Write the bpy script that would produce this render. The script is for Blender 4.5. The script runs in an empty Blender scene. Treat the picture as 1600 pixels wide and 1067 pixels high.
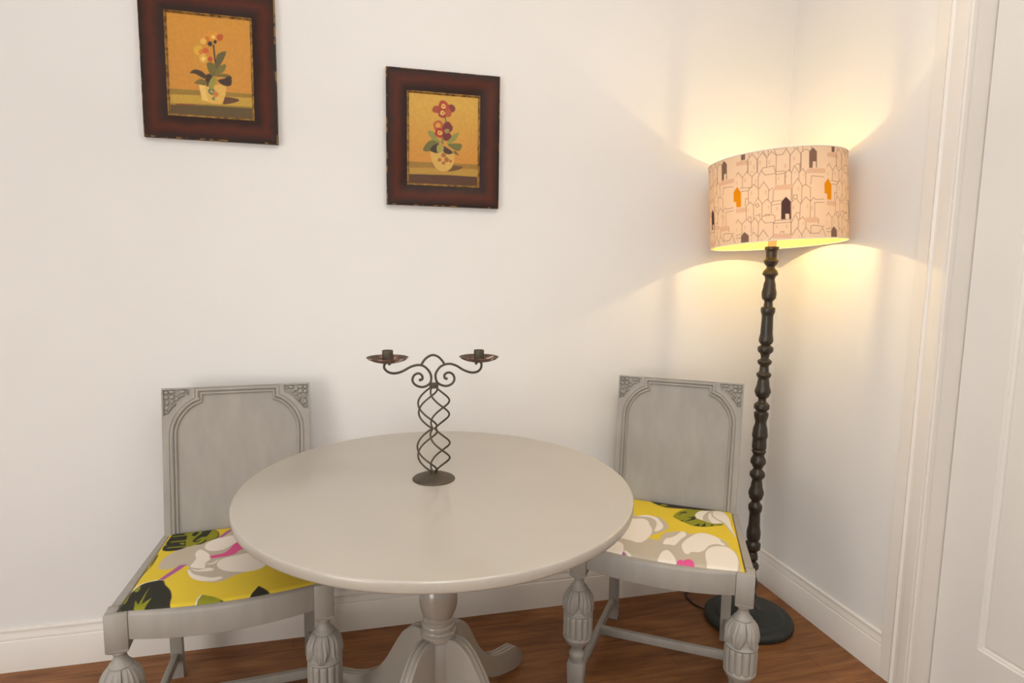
import bpy, bmesh, math, random
import numpy as np
from mathutils import Vector, Matrix
from mathutils.geometry import tessellate_polygon
PI = math.pi
rng = random.Random(7)
SC = bpy.context.scene
COL = SC.collection

# ------------------------------------------------------------------ colour
def lin(c):
    c = np.asarray(c, float) / 255.0
    return np.where(c <= 0.04045, c / 12.92, ((c + 0.055) / 1.055) ** 2.4)
def rgba(c):
    l = lin(c); return (float(l[0]), float(l[1]), float(l[2]), 1.0)

# ------------------------------------------------------------------ materials
def new_mat(name):
    m = bpy.data.materials.new(name); m.use_nodes = True
    nt = m.node_tree
    b = nt.nodes['Principled BSDF']
    return m, nt, b
def N(nt, kind, **kw):
    n = nt.nodes.new(kind)
    for k, v in kw.items():
        if k.startswith('i_'): n.inputs[k[2:].replace('_', ' ')].default_value = v
        else: setattr(n, k, v)
    return n
def paint(name, c, rough=0.5, var=0.06, scale=9.0, bump=0.0, bscale=120.0, metal=0.0, coat=0.0, c2=None, stretch=(1, 1, 1), spec=0.5):
    m, nt, b = new_mat(name)
    tc = N(nt, 'ShaderNodeTexCoord'); mp = N(nt, 'ShaderNodeMapping'); mp.inputs['Scale'].default_value = stretch
    nt.links.new(tc.outputs['Object'], mp.inputs['Vector'])
    no = N(nt, 'ShaderNodeTexNoise', i_Scale=scale, i_Detail=4.0)
    nt.links.new(mp.outputs['Vector'], no.inputs['Vector'])
    r = N(nt, 'ShaderNodeValToRGB')
    a = np.asarray(c, float); d = a * (1 - var) if c2 is None else np.asarray(c2, float)
    r.color_ramp.elements[0].position = 0.3; r.color_ramp.elements[0].color = rgba(d)
    r.color_ramp.elements[1].position = 0.7; r.color_ramp.elements[1].color = rgba(a)
    nt.links.new(no.outputs['Fac'], r.inputs['Fac']); nt.links.new(r.outputs['Color'], b.inputs['Base Color'])
    b.inputs['Roughness'].default_value = rough; b.inputs['Metallic'].default_value = metal
    b.inputs['Coat Weight'].default_value = coat; b.inputs['Coat Roughness'].default_value = 0.12
    b.inputs['Specular IOR Level'].default_value = spec
    if bump:
        n2 = N(nt, 'ShaderNodeTexNoise', i_Scale=bscale, i_Detail=3.0)
        nt.links.new(mp.outputs['Vector'], n2.inputs['Vector'])
        bp = N(nt, 'ShaderNodeBump', i_Strength=bump, i_Distance=0.002)
        nt.links.new(n2.outputs['Fac'], bp.inputs['Height']); nt.links.new(bp.outputs['Normal'], b.inputs['Normal'])
    return m
def attr_mat(name, rough=0.8, bump=0.15, bscale=600.0, translucent=0.0, spec=0.3, tint=(255, 236, 190), coat=0.0):
    m, nt, b = new_mat(name)
    at = N(nt, 'ShaderNodeAttribute', attribute_name='paint')
    tc = N(nt, 'ShaderNodeTexCoord')
    no = N(nt, 'ShaderNodeTexNoise', i_Scale=bscale, i_Detail=2.0); nt.links.new(tc.outputs['Object'], no.inputs['Vector'])
    bp = N(nt, 'ShaderNodeBump', i_Strength=bump, i_Distance=0.001)
    nt.links.new(no.outputs['Fac'], bp.inputs['Height']); nt.links.new(bp.outputs['Normal'], b.inputs['Normal'])
    nt.links.new(at.outputs['Color'], b.inputs['Base Color'])
    b.inputs['Roughness'].default_value = rough; b.inputs['Specular IOR Level'].default_value = spec
    b.inputs['Coat Weight'].default_value = coat
    if translucent:
        tr = N(nt, 'ShaderNodeBsdfTranslucent'); mx = N(nt, 'ShaderNodeMixShader'); mx.inputs[0].default_value = translucent
        mul = N(nt, 'ShaderNodeMix', data_type='RGBA', blend_type='MULTIPLY'); mul.inputs[0].default_value = 1.0
        nt.links.new(at.outputs['Color'], mul.inputs[6]); mul.inputs[7].default_value = rgba(tint)
        nt.links.new(mul.outputs[2], tr.inputs['Color'])
        out = nt.nodes['Material Output']
        nt.links.new(b.outputs[0], mx.inputs[1]); nt.links.new(tr.outputs[0], mx.inputs[2]); nt.links.new(mx.outputs[0], out.inputs['Surface'])
    return m

# ------------------------------------------------------------------ mesh builder
class MB:
    def __init__(s): s.v = []; s.f = []
    def add(s, v, f):
        o = len(s.v); s.v += [tuple(p) for p in v]; s.f += [tuple(i + o for i in q) for q in f]; return s
    def xf(s, fn): s.v = [tuple(fn(*p)) for p in s.v]; return s
    def box(s, x0, x1, y0, y1, z0, z1, bev=0.0, seg=2, fn=None):
        bm = bmesh.new(); bmesh.ops.create_cube(bm, size=1.0)
        for v in bm.verts:
            v.co = ((x0 + x1) / 2 + v.co.x * (x1 - x0), (y0 + y1) / 2 + v.co.y * (y1 - y0), (z0 + z1) / 2 + v.co.z * (z1 - z0))
        if bev: bmesh.ops.bevel(bm, geom=list(bm.edges), offset=bev, segments=seg, profile=0.5, affect='EDGES')
        bm.verts.index_update()
        vs = [tuple(v.co) for v in bm.verts]; fs = [tuple(v.index for v in f.verts) for f in bm.faces]; bm.free()
        if fn: vs = [tuple(fn(*p)) for p in vs]
        return s.add(vs, fs)
    def beam(s, a, b, w, h, bev=0.003, up=(0, 0, 1)):
        a = Vector(a); b = Vector(b); d = (b - a); L = d.length; d.normalize()
        r = d.cross(Vector(up)).normalized(); u = r.cross(d)
        return s.box(-w / 2, w / 2, 0, L, -h / 2, h / 2, bev, 2, lambda x, y, z: a + r * x + d * y + u * z)
    def lathe(s, prof, n=32, c=(0, 0, 0), fn=None, caps=True):
        m = len(prof); vs = []
        for r, z in prof:
            for k in range(n):
                t = 2 * PI * k / n
                rr = r if fn is None else fn(r, z, t)
                vs.append((c[0] + rr * math.cos(t), c[1] + rr * math.sin(t), c[2] + z))
        fs = []
        up = prof[-1][1] > prof[0][1]
        for i in range(m - 1):
            for k in range(n):
                q = (i * n + k, i * n + (k + 1) % n, (i + 1) * n + (k + 1) % n, (i + 1) * n + k)
                fs.append(q if up else q[::-1])
        if caps:
            b0 = tuple(range(n)); b1 = tuple((m - 1) * n + k for k in range(n))
            fs.append(b0[::-1] if up else b0); fs.append(b1 if up else b1[::-1])
        return s.add(vs, fs)
    def tube(s, pts, r, n=10, closed=False, taper=None):
        P = [Vector(p) for p in pts]; m = len(P); T = []
        for i in range(m):
            a = P[(i - 1) % m] if (closed or i > 0) else P[i]; b = P[(i + 1) % m] if (closed or i < m - 1) else P[i]
            T.append((b - a).normalized())
        ref = Vector((0, 0, 1)) if abs(T[0].z) < 0.9 else Vector((1, 0, 0))
        u = T[0].cross(ref).normalized(); vs = []
        for i in range(m):
            u = (u - T[i] * u.dot(T[i])).normalized(); w = T[i].cross(u)
            rr = r if taper is None else r * taper(i / (m - 1))
            for k in range(n):
                t = 2 * PI * k / n; vs.append(P[i] + u * (rr * math.cos(t)) + w * (rr * math.sin(t)))
        fs = []
        for i in range(m if closed else m - 1):
            j = (i + 1) % m
            for k in range(n): fs.append((i * n + k, i * n + (k + 1) % n, j * n + (k + 1) % n, j * n + k))
        if not closed:
            fs.append(tuple(range(n))[::-1]); fs.append(tuple((m - 1) * n + k for k in range(n)))
        return s.add(vs, fs)
    def strip(s, loops, closed=True):
        """loops: list of equal-length 3-D point lists, joined one to the next"""
        n = len(loops[0]); vs = [p for l in loops for p in l]; fs = []
        for i in range(len(loops) - 1):
            for k in range(n if closed else n - 1):
                a = i * n + k; b = i * n + (k + 1) % n
                fs.append((a, b, b + n, a + n))
        return s.add(vs, fs)
    def build(s, name, mat, parent=None, smooth=True, angle=38, recalc=True):
        me = bpy.data.meshes.new(name); me.from_pydata(s.v, [], s.f)
        if recalc:
            bm = bmesh.new(); bm.from_mesh(me); bmesh.ops.recalc_face_normals(bm, faces=list(bm.faces)); bm.to_mesh(me); bm.free()
        me.update()
        if smooth:
            me.polygons.foreach_set('use_smooth', [True] * len(me.polygons)); me.set_sharp_from_angle(angle=math.radians(angle))
        for x in (mat if isinstance(mat, (list, tuple)) else [mat]): me.materials.append(x)
        o = bpy.data.objects.new(name, me); COL.objects.link(o)
        if parent is not None: o.parent = parent
        return o
def empty(name, loc=(0, 0, 0), rz=0.0):
    o = bpy.data.objects.new(name, None); COL.objects.link(o); o.location = loc; o.rotation_euler = (0, 0, rz); o.empty_display_size = 0.05; return o
def tag(o, label=None, cat=None, group=None, kind=None):
    if label: o['label'] = label
    if cat: o['category'] = cat
    if group: o['group'] = group
    if kind: o['kind'] = kind
    return o
def spline(pts, sub=6, closed=False):
    P = np.asarray(pts, float); n = len(P); out = []
    for i in range(n if closed else n - 1):
        p0 = P[(i - 1) % n] if (closed or i > 0) else P[i]; p1 = P[i]; p2 = P[(i + 1) % n]
        p3 = P[(i + 2) % n] if (closed or i + 2 < n) else p2
        for k in range(sub):
            t = k / sub
            out.append(0.5 * ((2 * p1) + (-p0 + p2) * t + (2 * p0 - 5 * p1 + 4 * p2 - p3) * t * t + (-p0 + 3 * p1 - 3 * p2 + p3) * t ** 3))
    if not closed: out.append(P[-1])
    return np.array(out)

# ------------------------------------------------------------------ pattern painting on a mesh's own points
def inside(poly, X, Y):
    r = np.zeros(X.shape, bool); n = len(poly)
    for i in range(n):
        x0, y0 = poly[i]; x1, y1 = poly[(i + 1) % n]
        if y0 == y1: continue
        c = (y0 > Y) != (y1 > Y)
        r ^= c & (X < (x1 - x0) * (Y - y0) / (y1 - y0) + x0)
    return r
def paint_shapes(X, Y, base, shapes, pal, ss=0.0005):
    """base: (n,3) linear colours; shapes: (colour, smooth, polygon) in order; returns anti-aliased colours"""
    acc = np.zeros((len(X), 3))
    for dx, dy in ((-.5, -.25), (.25, -.5), (.5, .25), (-.25, .5)):
        x = X + dx * ss * 2; y = Y + dy * ss * 2; c = base.copy()
        for col, sm, pl in shapes:
            pl = spline(pl, 5, True) if sm else np.asarray(pl, float)
            lo = pl.min(0); hi = pl.max(0)
            k = np.nonzero((x >= lo[0]) & (x <= hi[0]) & (y >= lo[1]) & (y <= hi[1]))[0]
            if len(k) == 0: continue
            k = k[inside(pl, x[k], y[k])]
            c[k] = lin(pal[col] if isinstance(col, str) else col)
        acc += c
    return acc / 4
def set_paint(o, cols):
    a = o.data.color_attributes.new('paint', 'FLOAT_COLOR', 'POINT')
    d = np.ones((len(o.data.vertices), 4), np.float32); d[:, :3] = cols; a.data.foreach_set('color', d.ravel())
SHADE_T, LINING_T = 0.42, 0.20
LAMP_W, LAMP_C = 4.2, (1.0, 0.77, 0.38)
FLASH_W, FLASH_C = 5.5, (0.97, 0.99, 1.0)
BOUNCE_W = 46.0
DOWN_W, DOWN_C = 6.5, (1.0, 0.94, 0.87)
FILL_W, FILL_C = 46.0, (1.0, 0.98, 0.95)
WORLD_C, WORLD_S = (1.0, 0.965, 0.93, 1.0), 0.58
EXPO = -0.08
SEAT_L=[('beige',1,[(-0.1829,0.1858),(-0.1847,0.212),(-0.1801,0.2427),(-0.1569,0.2789),(-0.1239,0.3012),(-0.0946,0.3027),(-0.0526,0.3372),(-0.0435,0.3375),(-0.0177,0.4045),(0.0175,0.4637),(0.0871,0.4216),(0.1307,0.2152),(0.0932,0.116),(0.0694,0.096),(0.0364,0.0857),(0.0166,0.0774),(-0.0016,0.0639),(-0.0196,0.0534),(-0.0393,0.0571),(-0.0661,0.0724),(-0.0906,0.1026),(-0.1052,0.132),(-0.1055,0.1641),(-0.1381,0.1699),(-0.1575,0.1655),(-0.176,0.1731)]),('yellow',0,[(-0.0581,0.3899),(-0.042,0.4016),(-0.0279,0.4024),(-0.0545,0.3374)]),('purple',0,[(-0.1716,0.1065),(-0.1313,0.1793),(-0.1122,0.1797),(-0.1245,0.1527),(-0.1579,0.1023)]),('purple',0,[(-0.0548,0.3344),(-0.0356,0.3829),(-0.0222,0.4109),(-0.0173,0.3974),(-0.0328,0.3566),(-0.0438,0.3345)]),('dark',1,[(-0.1958,0.3053),(-0.19,0.3971),(-0.1813,0.4275),(-0.1098,0.4304),(-0.0844,0.4232),(-0.0619,0.3922),(-0.0528,0.3573),(-0.057,0.3326),(-0.0825,0.3157),(-0.0947,0.3017),(-0.124,0.3002),(-0.1546,0.2817)]),('olive',1,[(-0.1541,0.4061),(-0.1093,0.4244),(-0.083,0.4161),(-0.0632,0.3883),(-0.0558,0.3576),(-0.0618,0.335),(-0.0862,0.319),(-0.1022,0.3083),(-0.1304,0.2957),(-0.1407,0.3387),(-0.144,0.3832)]),('dark',1,[(-0.1321,0.3932),(-0.1235,0.4115),(-0.1143,0.4017),(-0.1207,0.3732),(-0.1293,0.3789)]),('dark',1,[(-0.1214,0.3421),(-0.1042,0.3908),(-0.0891,0.3795),(-0.1047,0.3256),(-0.1187,0.3268)]),('dark',1,[(-0.0933,0.412),(-0.0804,0.4109),(-0.088,0.3573),(-0.096,0.369)]),('dark',1,[(-0.1067,0.4081),(-0.0973,0.4123),(-0.0917,0.4198),(-0.1023,0.3776)]),('dark',1,[(-0.0955,0.3048),(-0.0856,0.338),(-0.0869,0.3111)]),('olive',1,[(-0.114,0.3344),(-0.1,0.3573),(-0.0946,0.3498),(-0.1082,0.3319)]),('olive',0,[(-0.1867,0.3999),(-0.15,0.3947),(-0.1487,0.3866),(-0.1853,0.3927)]),('olive',0,[(-0.1834,0.3564),(-0.1408,0.3498),(-0.1406,0.3407),(-0.182,0.3493)]),('olive',1,[(-0.1555,0.331),(-0.1482,0.3333),(-0.1411,0.3227),(-0.1456,0.3171)]),('olive',1,[(-0.1938,0.3523),(-0.1972,0.3355),(-0.1907,0.3299)]),('olive',0,[(-0.1848,0.3164),(-0.1317,0.3038),(-0.1304,0.2957),(-0.1834,0.3093)]),('white',1,[(-0.0826,0.2796),(-0.0794,0.3054),(-0.0656,0.3253),(-0.0386,0.336),(-0.0077,0.3454),(0.0166,0.3484),(0.0306,0.3121),(0.0114,0.2866),(-0.0136,0.2646),(-0.0292,0.2459),(-0.0507,0.2417),(-0.0727,0.2536)]),('white',1,[(-0.1023,0.1658),(-0.0949,0.2053),(-0.1014,0.235),(-0.0984,0.2588),(-0.0872,0.2609),(-0.0642,0.2238),(-0.0577,0.1941),(-0.0668,0.1708),(-0.0652,0.1416),(-0.0801,0.1439),(-0.0963,0.1543)]),('white',1,[(-0.099,0.1455),(-0.078,0.1336),(-0.0564,0.1398),(-0.0413,0.1285),(-0.0471,0.119),(-0.0689,0.1228),(-0.0862,0.1313)]),('white',1,[(-0.1042,0.1319),(-0.1032,0.1438),(-0.0904,0.1176),(-0.0699,0.0988),(-0.0423,0.0814),(-0.0223,0.0797),(-0.014,0.072),(-0.0299,0.0613),(-0.0507,0.0651),(-0.0728,0.076),(-0.092,0.0987)]),('white',1,[(-0.0369,0.1562),(-0.032,0.1779),(-0.016,0.1896),(0.0148,0.197),(0.0454,0.2034),(0.0726,0.2041),(0.0977,0.1578),(0.0927,0.1221),(0.0786,0.0982),(0.0576,0.0879),(0.0258,0.0917),(-0.008,0.1066),(-0.0291,0.1305)]),('pink',1,[(-0.0601,0.2134),(-0.0295,0.2188),(-0.0145,0.2416),(-0.0058,0.274),(0.0114,0.2866),(0.0339,0.2445),(0.0122,0.2253),(0.0047,0.2079),(-0.0163,0.1976),(-0.0385,0.1965),(-0.0546,0.1959)]),('white',1,[(-0.0663,0.1648),(-0.049,0.1673),(-0.0353,0.1872),(-0.0424,0.1627),(-0.0547,0.1588)]),('white',0,[(-0.2341,0.0677),(-0.2177,0.0954),(-0.2035,0.1092),(-0.1781,0.1131),(-0.1575,0.1073),(-0.1561,0.1002),(-0.2013,0.1),(-0.2149,0.0811),(-0.2305,0.0513)]),('dark',1,[(-0.2281,-0.0262),(-0.2303,0.0182),(-0.2292,0.0552),(-0.2155,0.0862),(-0.2018,0.1051),(-0.1774,0.109),(-0.1568,0.1042),(-0.1461,0.0762),(-0.1305,0.0468),(-0.1213,0.0139),(-0.1198,-0.0153),(-0.1153,-0.0569),(-0.173,-0.0509)]),('olive',0,[(-0.1938,-0.0361),(-0.2018,0.0238),(-0.1908,-0.0002),(-0.183,0.0784),(-0.1847,0.0002),(-0.1667,0.0228),(-0.1761,-0.0286),(-0.1782,-0.0415)]),('olive',1,[(-0.2295,0.0282),(-0.2308,0.0604),(-0.2238,0.0718),(-0.2211,0.0204)]),('olive',1,[(-0.2172,0.0783),(-0.2058,0.0944),(-0.2048,0.0702),(-0.2091,0.0666)]),('olive',0,[(-0.2263,-0.0173),(-0.2273,-0.0052),(-0.2213,-0.0167)]),('olive',1,[(-0.2197,0.1427),(-0.2104,0.2042),(-0.204,0.2799),(-0.199,0.2674),(-0.2018,0.2115),(-0.2108,0.1761)]),('dark',1,[(-0.2181,0.1617),(-0.2097,0.2011),(-0.2052,0.277),(-0.201,0.2676),(-0.2038,0.2227),(-0.2133,0.1944)]),('white',0,[(-0.067,-0.055),(-0.0611,-0.0093),(-0.0538,0.0051),(-0.0512,-0.0001),(-0.0588,-0.0185),(-0.063,-0.0553)]),('olive',0,[(-0.0635,-0.0613),(-0.0587,-0.0165),(-0.0531,0.0021),(-0.0263,-0.0133),(-0.0037,-0.0313),(0.0198,-0.0493),(0.0102,-0.0686),(-0.0528,-0.0652)]),('dark',0,[(-0.0086,-0.0298),(-0.0046,-0.0302),(0.0198,-0.0493),(-0.001,-0.0586)]),('dark',0,[(-0.0616,-0.0625),(-0.0596,-0.0275),(-0.0526,-0.0512),(-0.0518,-0.0653)]),('dark',0,[(0.0487,-0.0518),(0.0647,-0.018),(0.0768,0.007),(0.0923,-0.0114),(0.1113,-0.0361),(0.0872,-0.0591)])]
SEAT_R=[('beige',1,[(-0.1314,0.2571),(-0.1197,0.2648),(-0.1117,0.2581),(-0.0974,0.2472),(-0.0462,0.2677),(-0.0232,0.2601),(0.0045,0.2125),(0.0054,0.182),(-0.01,0.1491),(-0.0332,0.1171),(-0.0431,0.0902),(-0.0118,0.0881),(-0.0083,0.1119),(0.0013,0.1482),(0.0231,0.1625),(0.0298,0.1705),(0.0614,0.177),(0.0761,0.1674),(0.1123,0.1925),(0.1408,0.1837),(0.1682,0.1694),(0.1841,0.1452),(0.1903,0.1193),(0.2082,0.094),(0.2168,0.0446),(0.2132,-0.0392),(0.1268,-0.0769),(-0.0008,-0.0759),(-0.0477,-0.0792),(-0.1158,-0.0522),(-0.1604,-0.0444),(-0.1456,0.0586)]),('white',1,[(-0.1367,0.0705),(-0.1244,0.1373),(-0.1214,0.211),(-0.1019,0.2251),(-0.0764,0.2335),(-0.0598,0.2193),(-0.0519,0.1909),(-0.0416,0.1643),(-0.0379,0.1296),(-0.0453,0.0863),(-0.0572,0.057),(-0.0725,0.0493),(-0.0927,0.0564),(-0.1162,0.0612)]),('white',1,[(-0.0993,0.2484),(-0.0712,0.2693),(-0.0462,0.2641),(-0.0294,0.2477),(-0.0095,0.1973),(-0.016,0.1619),(-0.0314,0.147),(-0.0303,0.1872),(-0.0337,0.2233),(-0.0461,0.2439),(-0.0643,0.2534)]),('white',1,[(0.0034,0.0669),(0.0049,0.0955),(0.0134,0.1154),(0.0069,0.1052),(0.0304,0.1314),(0.0478,0.174),(0.0592,0.1731),(0.064,0.1511),(0.0516,0.119),(0.0392,0.0761),(0.0339,0.0678),(0.0186,0.0674)]),('white',1,[(0.0569,0.0674),(0.0584,0.096),(0.0717,0.1358),(0.0942,0.1781),(0.117,0.1908),(0.1449,0.1828),(0.1631,0.1661),(0.1666,0.148),(0.1763,0.1388),(0.1751,0.1261),(0.1535,0.1262),(0.1334,0.1058),(0.1196,0.0668),(0.105,0.0488),(0.0859,0.0434),(0.0775,0.0271),(0.0664,0.033)]),('white',1,[(0.125,0.0404),(0.1282,0.0737),(0.1425,0.101),(0.1642,0.1153),(0.1864,0.118),(0.2038,0.0971),(0.2133,0.059),(0.2135,0.0041),(0.203,-0.0435),(0.1668,-0.0614),(0.1374,-0.064),(0.1308,-0.0085)]),('white',1,[(-0.0019,-0.067),(-0.0022,-0.0337),(0.0044,0.0125),(0.0176,0.0308),(0.0286,0.0213),(0.0412,-0.0015),(0.0507,-0.0324),(0.055,-0.0679)]),('white',1,[(-0.157,-0.0386),(-0.1544,-0.019),(-0.147,0.0134),(-0.1358,0.04),(-0.1211,0.0341),(-0.1068,0.016),(-0.1033,-0.0476)]),('pink',1,[(0.0528,-0.0682),(0.0508,-0.0252),(0.0595,-0.0111),(0.0661,-0.0139),(0.0803,-0.0009),(0.0933,-0.008),(0.1012,-0.0327),(0.1132,-0.0308),(0.1208,-0.0605)]),('purple',0,[(-0.1057,-0.0384),(-0.102,-0.0168),(-0.0852,-0.0368),(-0.0875,-0.0515)]),('white',0,[(-0.1006,-0.0135),(-0.0961,-0.0093),(-0.0768,-0.0277),(-0.0791,-0.0388)]),('dark',1,[(-0.0951,0.4403),(-0.0668,0.4445),(-0.0319,0.4424),(-0.0242,0.4307),(0.0421,0.43),(0.0956,0.4233),(0.1499,0.41),(0.1249,0.3971),(0.059,0.3825),(0.0074,0.37),(-0.0184,0.371),(0.0179,0.3722),(-0.0118,0.3646),(-0.0439,0.3806),(-0.0692,0.4046)]),('white',1,[(-0.0305,0.4313),(-0.013,0.4356),(0.0418,0.425),(0.0404,0.4145),(0.0018,0.4167)]),('olive',1,[(-0.0394,0.392),(-0.0224,0.4007),(-0.0139,0.3896),(-0.0278,0.378)]),('olive',1,[(0.013,0.2923),(0.0233,0.335),(0.039,0.3657),(0.0662,0.3824),(0.0943,0.3853),(0.1255,0.3724),(0.1714,0.2936),(0.1387,0.2578),(0.1109,0.2382),(0.0798,0.2345),(0.0472,0.255),(0.0226,0.2759)]),('dark',0,[(0.0494,0.2552),(0.0673,0.2862),(0.0825,0.3141),(0.0854,0.2933),(0.0678,0.2745)]),('dark',0,[(0.0561,0.3015),(0.0822,0.3163),(0.0835,0.298)]),('dark',0,[(0.0279,0.3297),(0.0503,0.354),(0.0552,0.3429),(0.0368,0.3272)]),('dark',0,[(0.0804,0.2373),(0.0997,0.2644),(0.099,0.24)]),('dark',0,[(0.102,0.2408),(0.1167,0.2768),(0.1181,0.2454)]),('dark',0,[(0.1301,0.2545),(0.138,0.2752),(0.1415,0.2608)]),('dark',0,[(0.0372,0.2592),(0.0503,0.2738),(0.0455,0.2575)]),('dark',0,[(0.0226,0.3106),(0.0373,0.3227),(0.0348,0.3139)]),('white',1,[(0.0815,0.3338),(0.0903,0.3695),(0.1045,0.3861),(0.1349,0.4037),(0.1649,0.409),(0.1805,0.3834),(0.19,0.349),(0.1971,0.2782),(0.2086,0.208),(0.1905,0.25),(0.1714,0.2972),(0.143,0.2821),(0.1084,0.2929),(0.0885,0.3049)]),('beige',1,[(0.1234,0.3902),(0.1348,0.3965),(0.1232,0.3577),(0.1239,0.3222),(0.135,0.2852),(0.1211,0.2845),(0.1082,0.2987),(0.1081,0.337)]),('beige',1,[(0.132,0.3934),(0.1376,0.3923),(0.1366,0.3629),(0.1492,0.3329),(0.1709,0.3125),(0.1852,0.28),(0.1977,0.2463),(0.2078,0.2074),(0.1955,0.2388),(0.1805,0.278),(0.1698,0.2997),(0.1491,0.322),(0.134,0.3468)])]
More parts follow.
